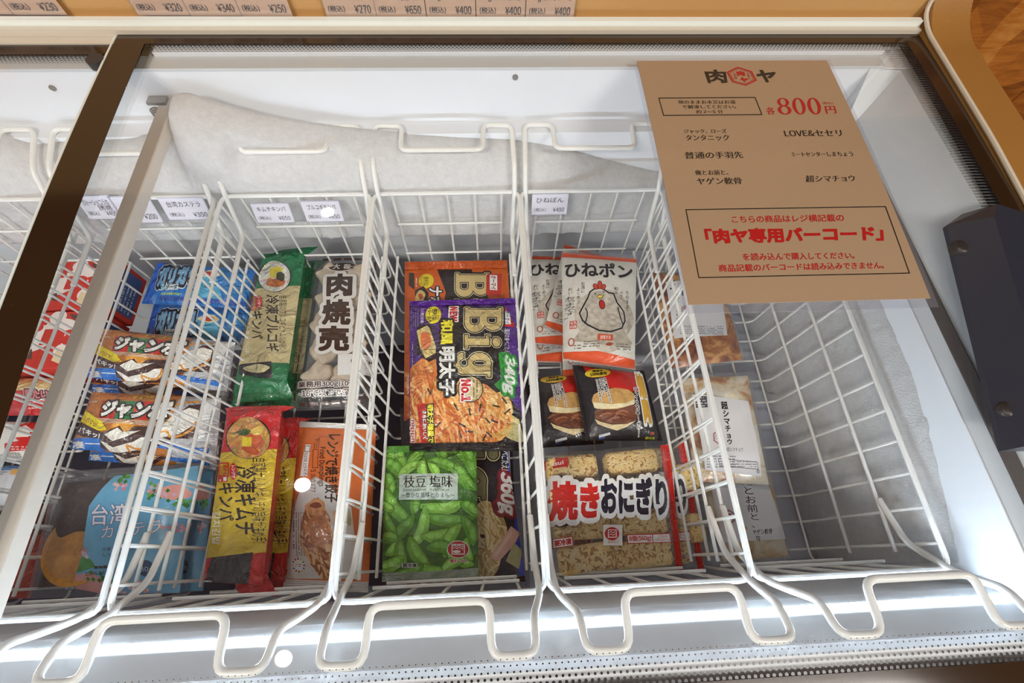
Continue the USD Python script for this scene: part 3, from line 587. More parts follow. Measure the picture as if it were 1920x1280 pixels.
a.add([(212, 462), (286, 448), (300, 470), (346, 668), (290, 694), (214, 640)], (44, 30, 38)); noodles(a, [(210, 490), (275, 460), (292, 478), (332, 600), (330, 640), (268, 672), (235, 610)], (228, 206, 140), [(240, 222, 160), (206, 176, 100)], 40, 14, 70, 9, .8); a.add(blob(268, 558, 36, 56, 6), (222, 120, 70), 'food_photo', tex=.5)
a.add(ell(312, 388, 49, 63), (244, 226, 36)); a.text('便利な', r90(305, 342, 335, 425), BLK, .02); a.text('トレー入り', r90(275, 336, 302, 440), BLK, .02); a.text('電子レンジ調理', r90(338, 345, 350, 420), (200, 60, 30))
scribble(a, 168, 322, 224, 470, 4, (150, 140, 160), 3, vert=True); a.add(rq(232, 340, 256, 444), (150, 110, 190), 'lettering'); a.text('要冷凍', r90(235, 372, 253, 440), WHT)
scribble(a, 178, 560, 190, 720, 1, (236, 222, 200), 9, vert=True); scribble(a, 300, 1180, 320, 1200, 1, WHT, 4)
a.add([(718, 336), (762, 330), (826, 464), (744, 468)], (216, 40, 34)); a.add([(742, 352), (792, 372), (800, 450), (752, 448)], WHT, 'lettering'); a.text('オーマイ', r90(758, 362, 792, 445), (40, 60, 110), .02)
big_title(a, r90(452, 340, 740, 790))
a.text('NEW', r90(414, 330, 462, 437), (214, 40, 36), .06, outline=[(.15, WHT)]); a.text('和風', r90(360, 425, 438, 592), (246, 232, 50), .05, outline=[(.17, BLK)]); a.text('明太子', r90(350, 602, 452, 902), (240, 240, 236), .04, outline=[(.16, BLK)])
a.text('満足の食べごたえ!', r90(757, 480, 792, 640), WHT, .0); a.add([(720, 640), (735, 630), (800, 640), (830, 780), (820, 900), (750, 890), (690, 835), (735, 800)], (44, 160, 60), 'lettering')
a.text('340g', r90(742, 648, 826, 895), WHT, .05, outline=[(.22, (30, 140, 52)), (.09, (70, 184, 84))], slant=.2)
a.add(ell(545, 864, 80, 80), (40, 34, 28), 'lettering'); a.add(ell(545, 864, 74, 74), (214, 186, 120), 'lettering'); a.add(ell(545, 864, 62, 62), (232, 212, 160), 'lettering'); a.text('No.1', r90(486, 806, 548, 938), (206, 34, 34), .06, outline=[(.12, WHT)]); scribble(a, 556, 800, 596, 915, 2, (90, 60, 30), 6, vert=True)
a.add([(215, 960), (240, 944), (275, 950), (280, 1000), (270, 1180), (235, 1200), (225, 1080)], (206, 40, 34), 'lettering'); a.text('明太子増量で', r90(275, 955, 316, 1182), (246, 232, 50), .05, outline=[(.15, BLK)]); a.text('さらにおいしく', r90(246, 990, 271, 1158), WHT, .04, outline=[(.1, (120, 30, 20))])
a.text('nippn', r90(168, 1042, 200, 1178), (214, 60, 40), .03, outline=[(.14, WHT)])
put_art(t, a, s.surf, 'shiny_print'); inked(t, 'end_seal', crimp(s, -.015, .025, 12, .0008, 1), (92, 34, 150), 'shiny_print', smooth=False)
inked(t, 'end_seal', crimp(s, .975, 1.03, 12, .0008, 0), (28, 24, 30), 'shiny_print', smooth=False)
# --- green soybeans
px = [(720, 838), (893, 833), (897, 1076), (716, 1086)]
t, s = pack('soybean_pack', 'bright green glossy pack of salted green soybeans at the near end of the middle basket', 'frozen vegetables', [(-.1290, .1282, -.2329), (-.0207, .1271, -.2329), (-.0206, -.0111, -.2372), (-.1228, -.0114, -.2372)], .013, (64, 118, 40), 'shiny_print', seal=.04, lump=.3, seed=9)
a = s.art(cq(px, 700, 820, 4.267)); rs = random.Random(4)
def pod(x, y, L, w, an, k):
    b = rs.uniform(.08, .2)*(1 if rs.random() < .5 else -1); P0 = [(-L/2, 0), (-L/4, b*L*.7), (0, b*L), (L/4, b*L*.7), (L/2, 0)]
    R = lambda g: affinity.translate(affinity.rotate(g, an, origin=(0, 0)), x, y)
    ww = [w*.35, w*.9, w, w*.9, w*.25]; from_ = union_all([Point(p).buffer(q/2) for p, q in zip(P0, ww)]+[Polygon(np.vstack([np.array(Point(P0[i]).buffer(ww[i]/2).exterior.coords), np.array(Point(P0[i+1]).buffer(ww[i+1]/2).exterior.coords)])).convex_hull for i in range(4)])
    g0 = rs.choice([(112, 178, 52), (128, 196, 62), (96, 164, 44), (140, 204, 76)]); a.add(R(from_.buffer(4)), (52, 104, 30), 'food_photo'); a.add(R(from_), g0, 'food_photo', tex=.18)
    a.add(R(affinity.translate(affinity.scale(from_, .78, .5), 0, -w*.12)), tuple(min(255, c+22) for c in g0), 'food_photo', tex=.1)
    for q in (1, 2, 3): a.add(R(ell(P0[q][0], P0[q][1]-w*.1, w*.26, w*.2)), tuple(min(255, c+40) for c in g0), 'food_photo')
pods = [(150, 110, 200, 90, 15), (250, 180, 220, 90, 70), (350, 190, 180, 90, -60), (520, 110, 200, 90, 60), (720, 200, 300, 110, 55), (560, 240, 230, 90, 20), (780, 110, 160, 80, 80), (160, 260, 230, 100, 40), (300, 270, 200, 80, -35), (420, 270, 160, 80, 80), (120, 380, 180, 90, 70), (740, 330, 240, 100, 55), (480, 290, 150, 70, 70), (560, 550, 330, 100, -5), (210, 570, 330, 110, 50), (610, 650, 380, 100, 2), (330, 545, 150, 80, 90), (770, 590, 140, 90, 40), (370, 730, 330, 90, -70), (210, 740, 320, 100, -38), (150, 690, 180, 80, 60), (530, 780, 240, 100, -10), (640, 830, 260, 90, -62), (760, 760, 220, 90, 70), (380, 920, 240, 110, 55), (560, 920, 220, 100, 15), (170, 880, 170, 80, -45), (250, 930, 180, 90, 80), (700, 960, 220, 90, 30), (140, 1000, 220, 100, -20), (470, 1040, 220, 90, 10), (300, 1050, 200, 80, -15), (640, 1040, 180, 80, -30), (770, 900, 160, 80, 75), (120, 560, 120, 70, 30), (140, 820, 130, 80, 10)]
for k, p in enumerate(pods): pod(*p, k)
a.add(sbox(218, 304, 682, 516), (206, 226, 214), 'label_panel'); a.text('枝豆 塩味', rq(255, 322, 642, 418), BLK, .006, serif=.03); a.text('EDAMAME  SHIOAJI', rq(255, 430, 612, 446), (60, 70, 60)); a.text('～豊かな風味とうま味～', rq(236, 458, 658, 500), BLK)
a.text('120g', rq(134, 1008, 216, 1042), (226, 240, 214), .0); a.add(sbox(230, 1004, 358, 1042), (206, 216, 206), 'lettering'); a.text('要冷凍', rq(240, 1008, 350, 1038), (40, 40, 40), .03)
a.add(ell(683, 900, 86, 68), WHT, 'lettering'); a.add(ell(683, 900, 80, 62), (196, 34, 36), 'lettering')
a.add(sbox(632, 858, 736, 940).difference(sbox(640, 866, 728, 932)), WHT, 'lettering')
for yy in (875, 890): a.add(line([(645, yy), (660, yy-6), (675, yy+4), (690, yy-6), (710, yy+2)], 6), WHT, 'lettering')
a.add(ell(672, 917, 30, 12), WHT, 'lettering'); a.add(sbox(716, 870, 722, 905), WHT, 'lettering'); a.text('電子レンジ', rq(618, 975, 750, 1000), (206, 50, 50), .05, outline=[(.1, WHT)])
put_art(t, a, s.surf, 'shiny_print'); inked(t, 'end_seal', crimp(s, -.012, .045, 14, .0007, 1), (96, 168, 58), 'shiny_print', smooth=False)
inked(t, 'end_seal', crimp(s, .955, 1.015, 12, .0007, 0), (176, 190, 176), 'shiny_print', smooth=False)

# --- hen packets
def hen(C, px, label, seed, T=.010):
    t, s = pack('hen_packet', label, 'snack packet', C, T, (226, 222, 212), 'film_print', 'white and orange packets with a drawn hen', seal=.03, lump=.35, seed=seed)
    b = [(1053, 474), (1193, 486), (1190, 692), (1056, 674)]; a = s.art(cq(b, 980, 440, 4.571))
    a.add([(330, 150), (990, 180), (985, 250), (650, 225), (330, 205)], (226, 88, 46)); a.add([(340, 1015), (640, 1020), (960, 1085), (975, 1160), (340, 1062)], (226, 88, 46))
    a.add(blob(690, 770, 260, 230, seed, .1), (196, 186, 172), 'meat_window', tex=.5)
    a.add([(470, 880), (560, 820), (820, 830), (930, 960), (900, 1010), (420, 940)], (186, 176, 160), 'meat_window', tex=.5)
    a.text('ひねポン', [(360, 262), (930, 275), (935, 430), (360, 405)], BLK, .03)
    body = Polygon([(475, 730), (545, 600), (560, 555), (600, 525), (655, 518), (720, 560), (760, 565), (790, 640), (850, 720), (862, 790), (835, 850), (740, 880), (640, 872), (540, 825), (500, 790)])
    a.add(body.exterior.buffer(6), (36, 38, 46), 'hen_drawing')
    for p in ([(525, 690), (540, 740), (520, 815)], [(800, 685), (815, 750), (845, 820)]): a.add(curve(p, 9), (36, 38, 46), 'hen_drawing')
    for cx, cy, rx, ry, ro in ((608, 505, 17, 26, -25), (645, 488, 17, 36, 0), (676, 508, 15, 24, 20)): a.add(ell(cx, cy, rx+4, ry+4, ro), (70, 24, 20), 'hen_drawing'); a.add(ell(cx, cy, rx, ry, ro), (206, 66, 50), 'hen_drawing')
    a.add(ell(663, 658, 26, 42, -12), (60, 24, 20), 'hen_drawing'); a.add(ell(663, 658, 21, 37, -12), (190, 50, 44), 'hen_drawing')
    a.add([(615, 595), (640, 575), (680, 578), (665, 605), (640, 612)], (60, 50, 30), 'hen_drawing'); a.add([(620, 594), (642, 580), (674, 581), (660, 601), (640, 606)], (230, 206, 90), 'hen_drawing')
    a.add(ell(605, 570, 7, 6), BLK, 'hen_drawing'); a.add(ell(676, 552, 7, 5), BLK, 'hen_drawing')
    for tx, q in (('お酒に', (488, 462, 518, 560)), ('よくあう', (452, 515, 482, 645)), ('おいしい', (385, 505, 420, 625)), ('おつまみです。', (355, 585, 440, 765))): a.text(tx, q, (50, 48, 48), vert=True)
    for tx, q in (('和え', (765, 505, 800, 570)), ('ボイル', (815, 545, 845, 615)), ('そのままで', (868, 535, 895, 730))): a.text(tx, q, (50, 48, 48), vert=True)
    a.add(sbox(398, 788, 454, 848), (206, 70, 46), 'hen_drawing'); a.text('但馬', rq(402, 792, 450, 816), WHT); a.text('純鶏', rq(402, 820, 450, 844), WHT)
    a.add(affinity.rotate(sbox(632, 905, 752, 940).buffer(6), 3), (206, 90, 56), 'lettering'); a.text('調理方法', rq(650, 908, 738, 936), WHT)
    a.add(ell(412, 948, 22, 26).exterior.buffer(4), (180, 80, 50), 'lettering'); scribble(a, 505, 940, 650, 992, 3, (90, 84, 80), seed, 'small_print'); scribble(a, 790, 965, 925, 1020, 3, (90, 84, 80), seed+1, 'small_print'); scribble(a, 430, 965, 495, 1005, 2, (120, 100, 90), seed+2, 'small_print'); a.add(blob(728, 975, 32, 12, 3), (170, 80, 60), 'lettering')
    put_art(t, a, s.surf, 'film_print'); t.part('clear_border', crimp(s, -.035, .02, 8, .0004), 'clear_film', True); t.part('clear_border', crimp(s, .98, 1.03, 8, .0004), 'clear_film', True)
hen([(.0550, .4074, -.2701), (.1659, .3986, -.2701), (.1543, .2420, -.2712), (.0587, .2473, -.2712)], 0, 'hen packet at the bottom left of the pile, mostly covered', 21, .007)
hen([(.0549, .4123, -.2539), (.1653, .4036, -.2539), (.1539, .2595, -.2582), (.0586, .2692, -.2582)], 0, 'hen packet at the left of the pile against the basket wires', 22, .008)
hen([(.1048, .3863, -.2615), (.2146, .3786, -.2615), (.1936, .2113, -.2647), (.0961, .2208, -.2647)], 0, 'hen packet directly under the topmost one, its lower strip showing', 23, .008)
hen([(.1133, .4216, -.2410), (.2145, .3803, -.2410), (.1633, .2418, -.2464), (.0752, .2894, -.2464)], 0, 'hen packet tilted askew behind the topmost one', 24, .008)
hen([(.1045, .3937, -.2226), (.2100, .3799, -.2226), (.1829, .2150, -.2280), (.0924, .2314, -.2280)], 0, 'hen packet lying topmost, with the whole hen drawing in view', 25, .010)

# --- rice burgers
def burger(C, px, off, label, seed):
    t, s = pack('rice_burger_pack', label, 'frozen burger', C, .015, (32, 32, 40), 'film_print', 'black rice burger packs', seal=.0, lump=.3, seed=seed)
    a = s.art(cq(px, 1000, 670, 7.111)); D = lambda pts: [(x+off[0], y+off[1]) for x, y in pts]; o = off
    a.add(D([(655, 115), (800, 165), (1340, 225), (1420, 500), (1280, 490), (990, 440), (920, 300), (760, 300), (690, 200)]), (206, 40, 36))
    a.add(ell(852+o[0], 235+o[1], 172, 62, -4), (236, 206, 60)); a.text('国産米', [(785+o[0], 192+o[1]), (925+o[0], 185+o[1]), (928+o[0], 218+o[1]), (788+o[0], 226+o[1])], BLK, .04); a.text('100%使用', [(745+o[0], 240+o[1]), (970+o[0], 218+o[1]), (972+o[0], 262+o[1]), (750+o[0], 286+o[1])], BLK, .05)
    a.add(D([(765, 590), (790, 520), (900, 465), (1080, 440), (1230, 465), (1310, 520), (1322, 640), (1240, 680), (1100, 715), (900, 715), (800, 690)]), (206, 160, 96), 'burger_photo', tex=.4); a.add(D([(775, 610), (800, 620), (1000, 650), (1200, 640), (1318, 590), (1315, 650), (1200, 690), (1000, 712), (840, 705), (800, 690)]), (236, 222, 180), 'burger_photo', tex=.25)
    a.add(D([(800, 740), (830, 715), (1100, 715), (1320, 650), (1360, 740), (1345, 860), (1230, 900), (1040, 900), (880, 860), (810, 820)]), (122, 72, 52), 'burger_photo', tex=.55)
    for k in range(9): 
        rs_ = random.Random(seed+k); x, y = rs_.uniform(850, 1300), rs_.uniform(740, 850); a.add(curve(D([(x-70, y+20), (x, y-14), (x+70, y+rs_.uniform(-20, 20))]), rs_.uniform(14, 28)), rs_.choice([(150, 92, 66), (96, 54, 40), (170, 110, 80)]), 'burger_photo')
    a.add(D([(805, 830), (880, 870), (1040, 910), (1230, 905), (1345, 860), (1240, 940), (1110, 985), (980, 950), (850, 900)]), (226, 206, 160), 'burger_photo', tex=.3)
    for k, (tx, x0, y0, y1) in enumerate((('甘辛い醤油だれで仕上げた', 935, 305, 628), ('おいしい焼肉を', 900, 312, 500), ('こんがり焼いた', 868, 322, 540), ('ライスではさみました', 830, 328, 612))):
        a.text(tx, [(x0-14+o[0], y0+o[1]), (x0+16+o[0], y0+o[1]), (x0+88+o[0], y1+o[1]), (x0+58+o[0], y1+o[1])] if k in (0,) else [(x0-14+o[0], y0+o[1]), (x0+16+o[0], y0+o[1]), (x0+70+o[0], y1+o[1]), (x0+40+o[0], y1+o[1])], BLK, .05, outline=[(.16, WHT)], vert=True)
    a.text('焼肉', [(1330+o[0], 235+o[1]), (1440+o[0], 235+o[1]), (1570+o[0], 900+o[1]), (1450+o[0], 900+o[1])], (222, 170, 50), .08, outline=[(.13, WHT)], vert=True); a.text('ライスバーガー', [(1300+o[0], 435+o[1]), (1350+o[0], 435+o[1]), (1430+o[0], 1060+o[1]), (1375+o[0], 1060+o[1])], BLK, .03, outline=[(.09, WHT)], vert=True)
    a.add(D([(872, 1040), (1020, 1005), (1030, 1035), (880, 1075)]), (210, 214, 220), 'lettering'); a.add(D([(880, 1078), (960, 1060), (962, 1080), (884, 1095)]), (60, 90, 170), 'lettering'); a.add(sbox(1550+o[0], 998+o[1], 1600+o[0], 1036+o[1]), (196, 90, 50), 'lettering'); a.text('焼肉用', rq(1490+o[0], 1062+o[1], 1612+o[0], 1096+o[1]), (200, 210, 40), .04)
    put_art(t, a, s.surf, 'film_print')
    e = Sheet([s.C[0], s.C[3], s.C[2], s.C[1]], .001, flat=True)
    for u0, u1, tt in ((-.02, .09, 1), (.955, 1.02, 1)):
        C2 = [s.C[0]+(s.C[1]-s.C[0])*u0, s.C[0]+(s.C[1]-s.C[0])*u1, s.C[3]+(s.C[2]-s.C[3])*u1, s.C[3]+(s.C[2]-s.C[3])*u0]; q = Sheet([C2[1], C2[2], C2[3], C2[0]], .001)
        inked(t, 'end_seal', crimp(q, 0, 1, 10, .0007, 1), (30, 30, 38), 'film_print', smooth=False)
burger([(.0445, .2207, -.2680), (.1296, .2286, -.2680), (.1395, .1308, -.2701), (.0570, .1287, -.2701)], [(984, 712), (1100, 698), (1130, 832), (1010, 840)], (-600, 78), 'black rice burger pack half hidden at the left under its neighbour', 31)
burger([(.1089, .2300, -.2453), (.1986, .2192, -.2453), (.2093, .1281, -.2539), (.1173, .1318, -.2539)], [(1076, 686), (1204, 696), (1239, 826), (1102, 826)], (0, 0), 'black rice burger pack lying on top at the right, burger picture in full view', 32)

# --- grilled rice balls in clear bags
def grains(cx, cy, cz, ax, ay, w, d, h, n, seed):
    """a pressed rice block: a rounded core set with grains"""
    rs = np.random.RandomState(seed); az = np.cross(ax, ay); core = rounded_hull([ax*(sx*(w/2-.006))+ay*(sy*(d/2-.006))+az*(sz*(h/2-.006)) for sx in (-1, 1) for sy in (-1, 1) for sz in (-1, 1)], .006); core.apply_translation([cx, cy, cz])
    p, fi = trimesh.sample.sample_surface(core, n, seed=seed); N = core.face_normals[fi]; g0 = trimesh.creation.icosphere(1, 1.0); V, F = [], []; k = 0
    for q, nn in zip(p, N):
        if nn @ az < -.5: continue
        tdir = rs.randn(3); tdir -= nn*(tdir@nn); tdir /= np.linalg.norm(tdir)+1e-9; b = np.cross(nn, tdir); v = g0.vertices; V.append(q+v[:, :1]*.0029*tdir+v[:, 1:2]*.0013*b+v[:, 2:]*.0011*nn); F.append(g0.faces+k); k += len(v)
    return core, trimesh.Trimesh(np.vstack(V), np.vstack(F), process=False)
def onigiri(C, label, seed, slots, title=True):
    s = Sheet(C, .0195, 9., 8., 0., .10, seed, bottom=.015); t = Thing('rice_ball_bag', label, 'frozen rice balls', s.centre(), 'clear bags of grilled rice balls'); ax = s.C[1]-s.C[0]; ax /= np.linalg.norm(ax); ay = np.cross(s.n, ax)
    for k, (u, v, w, d, rot) in enumerate(slots):
        c = s.base(np.array(u), np.array(v)); r_ = trimesh.transformations.rotation_matrix(rot, s.n)[:3, :3]; core, gr_ = grains(*c, r_@ax, r_@ay, w, d, .026, 1000, seed*10+k)
        b = t.part('rice_ball', core, 'rice_core', True); t.part('rice_grains', gr_, 'rice_grain', True, parent=b, kind='stuff')
    t.part('clear_bag', s.body(40, 40), 'clear_film', True)
    px = [(1020, 850), (1250, 834), (1270, 1068), (1034, 1088)]; a = s.art(cq(px, 1010, 810, 4.266))
    a.add([(40, 240), (95, 235), (145, 214), (150, 232), (224, 218), (218, 302), (110, 312), (85, 335), (80, 312), (45, 322)], RED, 'maker_flag'); a.text('nissui', [(62, 268), (185, 245), (187, 282), (62, 300)], WHT, .03)
    a.add(blob(160, 470, 95, 90, 2), (30, 32, 52), 'lettering'); a.add(blob(165, 700, 90, 80, 4), (30, 32, 52), 'lettering')
    a.text('焼き', [(70, 415), (462, 430), (462, 720), (80, 735)], (214, 40, 34), .05, outline=[(.15, WHT)], group='title_lettering'); a.text('おにぎり', [(470, 395), (985, 395), (995, 690), (475, 680)], (32, 32, 52), .05, outline=[(.14, WHT)], group='title_lettering')
    a.add([(108, 872), (255, 850), (258, 924), (112, 945)], RED, 'lettering'); a.add([(114, 876), (249, 857), (252, 920), (117, 938)], WHT, 'lettering'); a.text('要冷凍', [(120, 884), (244, 864), (246, 914), (122, 932)], RED, .05)
    a.add(sbox(497, 772, 628, 912).buffer(8), WHT, 'lettering'); a.add(ell(556, 832, 56, 50), RED, 'lettering'); a.add(sbox(524, 800, 592, 862).difference(sbox(531, 807, 585, 855)), WHT, 'lettering'); a.add(line([(536, 822), (550, 816), (562, 826), (578, 818)], 5), WHT, 'lettering'); a.add(line([(536, 840), (550, 834), (562, 844), (578, 836)], 5), WHT, 'lettering'); a.text('電子レンジ', rq(526, 884, 608, 904), RED)
    a.add([(668, 838), (1008, 826), (1024, 896), (676, 908)], RED, 'lettering'); a.add([(675, 844), (866, 838), (870, 896), (682, 902)], WHT, 'lettering'); a.add([(872, 838), (1003, 832), (1016, 891), (876, 896)], WHT, 'lettering')
    a.text('8個(560g)', [(686, 848), (860, 842), (862, 890), (690, 896)], RED, .03); a.text('116kcal', [(908, 838), (986, 835), (988, 858), (912, 862)], RED); a.text('(1個70g当たり)', [(884, 866), (1006, 862), (1010, 886), (886, 890)], RED)
    put_art(t, a, s.surf, 'film_print', lift=.0008)
    C2 = [s.C[0]+(s.C[1]-s.C[0])*.945, s.C[0]+(s.C[1]-s.C[0])*1.012, s.C[3]+(s.C[2]-s.C[3])*1.03, s.C[3]+(s.C[2]-s.C[3])*.985]; q = Sheet([C2[1], C2[2], C2[3], C2[0]], .001); m = crimp(q, -.02, 1, 8, .0008, 1); m.vertices += s.n*.004; inked(t, 'end_seal', m, (222, 38, 32), 'shiny_print', 'bright red crimped edge', smooth=False)
sl = [(.21, .14, .058, .025, .02), (.23, .385, .060, .025, .06), (.26, .62, .062, .025, -.02), (.28, .86, .060, .027, .06), (.69, .13, .060, .025, .03), (.69, .375, .060, .025, 0), (.71, .62, .060, .025, -.03), (.72, .86, .062, .026, .02)]
onigiri([(.0897, .1216, -.2680), (.2427, .1277, -.2680), (.2312, -.0179, -.2680), (.0822, -.0240, -.2680)], 'clear bag of grilled rice balls underneath, only its right edge showing', 42, sl[4:]+[(.93, .3, .04, .03, 0), (.93, .7, .04, .03, 0)])
onigiri([(.0592, .1136, -.2345), (.2078, .1178, -.2345), (.1957, -.0168, -.2366), (.0575, -.0206, -.2366)], 'clear bag of eight grilled rice balls lying on top, all lettering in view', 41, sl)

# --- kimbap rolls
def kimbap(C, px, ox, oy, sc, cols, label, seed, kim, roll_c, roll, lines, bands, grp):
    main, dark = cols; s = Sheet(C, .0015, 14., 14., 0., .5, seed, bottom=.026); t = Thing('kimbap_pack', label, 'frozen kimbap', s.centre(), grp)
    inked(t, 'wrapper', s.body(24, 34), main, 'shiny_print'); a = s.art(cq(px, ox, oy, sc)); W = 4000
    for (pts, c) in bands: a.add(pts, c)
    x, y, rx, ry = roll; rs = random.Random(seed); a.add(ell(x, y, rx+5, ry+5), (44, 40, 36), 'food_photo'); a.add(blob(x, y, rx, ry, seed, .04), roll_c, 'food_photo', tex=.4)
    for _ in range(60):
        th, q = rs.uniform(0, 6.28), rs.uniform(.62, .95); a.add(ell(x+rx*q*math.cos(th), y+ry*q*math.sin(th), rx*.075, rx*.045, rs.uniform(0, 180), 12), tuple(min(255, c+rs.choice([-26, 24, 34])) for c in roll_c), 'food_photo')
    for dx, dy, w, h, c in kim: a.add(affinity.rotate(blob(x+dx*rx, y+dy*ry, w*rx, h*ry, abs(int(7+dx*50)), .1), rs.uniform(-20, 20)), c, 'food_photo', tex=.25)
    a.add(affinity.rotate(sbox(x-.30*rx, y-.05*ry, x+.14*rx, y+.42*ry) if seed != 51 else sbox(x-.3*rx, y-.55*ry, x+.12*rx, y+.05*ry), 3), (232, 208, 60), 'food_photo')
    for ln in lines: a.text(*ln[:3], **ln[3])
    put_art(t, a, s.surf, 'shiny_print'); return t, s, a
gp = [(492, 474), (572, 470), (537, 712), (443, 700)]
G, CRM = (24, 120, 72), (206, 190, 142)
bands_g = [([(200, 330), (620, 300), (600, 880), (60, 875), (90, 700)], CRM), ([(110, 868), (330, 845), (345, 990), (240, 1020), (85, 1030)], (44, 44, 52)), ([(120, 845), (470, 860), (420, 1010), (335, 1000), (330, 850)], G)]
lin_g = [('冷凍ブルコギ', r90(292, 372, 390, 775), (52, 48, 46), dict(bold=.02)), ('キンパ', r90(195, 485, 272, 682), (52, 48, 46), dict(bold=.02)), ('自家製のブルコギとナムルが旨い!', r90(385, 378, 445, 778), (70, 64, 58), {}), ('불고기김밥', r90(150, 620, 180, 800), (232, 224, 196), dict(bold=.01))]
for C, lab, z in (([(-.3185, .4067, -.2615), (-.2525, .4088, -.2615), (-.2489, .2137, -.2615), (-.3191, .2244, -.2615)], 'green and cream bulgogi kimbap pack underneath its twin', 0), ([(-.3149, .4062, -.2280), (-.2566, .4083, -.2280), (-.2530, .2152, -.2280), (-.3154, .2258, -.2280)], 'green and cream bulgogi kimbap pack, the upper of its pair', 1)):
    t, s, a = kimbap(C, gp, 420, 450, 3.763, (G, BLK), lab, 51, [(.2, -.5, .3, .2, (238, 220, 80)), (.1, .42, .55, .3, (196, 110, 60)), (.36, -.02, .28, .3, (60, 66, 50)), (-.3, .3, .2, .2, (220, 140, 80))], (228, 224, 212), (355, 248, 112, 102), lin_g, bands_g, 'green kimbap packs')
    b = s.art(cq(gp, 420, 450, 3.763)); b.add(ell(250, 425, 22, 46), (206, 44, 44), 'lettering'); b.text('レンジで', r90(240, 388, 260, 462), WHT, .03); b.add(sbox(196, 385, 228, 480).exterior.buffer(3), (196, 60, 50), 'lettering'); b.text('温めるだけ', r90(200, 395, 222, 470), (196, 60, 50), .02); b.add(blob(230, 900, 90, 30, 3, .1), (206, 196, 150), 'food_photo', tex=.4)
    b.add(sbox(95, 985, 178, 1055), (214, 220, 220), 'lettering'); scribble(b, 102, 992, 172, 1048, 3, (80, 84, 84), 5, 'lettering'); put_art(t, b, s.surf, 'shiny_print', lift=.0012)
    e = Sheet([s.C[3], s.C[2], s.C[2]+np.array([.006, -.018, -.013]), s.C[3]+np.array([-.006, -.038, -.013])], .004, 3, 8, 0, .6, 8, bottom=.004); inked(t, 'end_seal', e.body(20, 14), G, 'shiny_print')
    e = Sheet([s.C[0]+np.array([.01, .012, -.012]), s.C[1]+np.array([.012, .016, -.010]), s.C[1]-[0, .002, .006], s.C[0]-[0, .002, .006]], .003, 3, 8, 0, .5, 9, bottom=.003); inked(t, 'end_seal', e.body(20, 12), (28, 128, 78), 'shiny_print')
rp = [(424, 770), (527, 766), (491, 1096), (379, 1090)]
R_, Y_ = (204, 36, 40), (222, 190, 52)
bands_r = [([(135, 365), (520, 338), (510, 400), (430, 975), (40, 1010)], Y_), ([(85, 1005), (340, 975), (300, 1210), (20, 1230)], (42, 42, 50))]
lin_r = [('冷凍キムチ', r90(222, 448, 362, 868), (38, 34, 34), dict(bold=.02)), ('キンパ', r90(130, 556, 222, 785), (38, 34, 34), dict(bold=.02)), ('自家製ナムルとキムチの旨味が決め手!', r90(330, 402, 425, 920), (54, 44, 36), {}), ('김치김밥', r90(88, 728, 142, 930), (248, 240, 210), dict(bold=.02))]
for C, lab in (([(-.3080, .1713, -.2572), (-.2423, .1714, -.2572), (-.2327, -.0089, -.2572), (-.2972, -.0048, -.2572)], 'red and yellow kimchi kimbap pack underneath, its right side showing'), ([(-.3118, .1748, -.2172), (-.2488, .1750, -.2172), (-.2389, -.0101, -.2172), (-.2990, -.0044, -.2172)], 'red and yellow kimchi kimbap pack lying on top')):
    t, s, a = kimbap(C, rp, 370, 740, 3.283, (R_, BLK), lab, 52, [(.2, .2, .45, .5, (206, 92, 52)), (.42, -.36, .34, .2, (226, 190, 96)), (-.2, -.28, .3, .16, (70, 96, 48)), (.1, .62, .4, .18, (196, 84, 40))], (206, 150, 84), (312, 272, 134, 128), lin_r, bands_r, 'red and yellow kimbap packs')
    b = s.art(cq(rp, 370, 740, 3.283)); b.add(ell(220, 484, 22, 52), (206, 40, 40), 'lettering'); b.text('レンジで', r90(209, 445, 232, 524), WHT, .03); b.add(sbox(134, 432, 190, 512).exterior.buffer(4), RED, 'lettering'); b.text('温める', r90(160, 440, 186, 506), RED, .02); b.text('だけ!', r90(138, 450, 158, 500), RED); b.add(sbox(128, 512, 186, 548), RED, 'lettering'); b.add(sbox(160, 518, 180, 542), WHT, 'lettering'); b.add(ell(142, 538, 6, 5), WHT, 'lettering')
    b.add(sbox(28, 1140, 84, 1236), (226, 228, 228), 'lettering'); scribble(b, 34, 1146, 78, 1230, 3, (70, 70, 70), 6, 'lettering', True); put_art(t, b, s.surf, 'shiny_print', lift=.0012)
    e = Sheet([s.C[0]+np.array([-.008, .007, -.008]), s.C[1]+np.array([.012, .006, -.010]), s.C[1]-[0, .002, .003], s.C[0]-[0, .002, .003]], .004, 3, 8, 0, .6, 12, bottom=.004); inked(t, 'end_seal', e.body(20, 12), (214, 40, 44), 'shiny_print')
    e = Sheet([s.C[3]+np.array([.028, .010, -.002]), s.C[2]+np.array([0, .012, -.002]), s.C[2]+np.array([.012, -.012, -.014]), s.C[3]+np.array([.028, -.012, -.014])], .005, 3, 6, 0, .7, 13, bottom=.004); inked(t, 'end_seal', e.body(20, 14), (200, 34, 40), 'shiny_print')
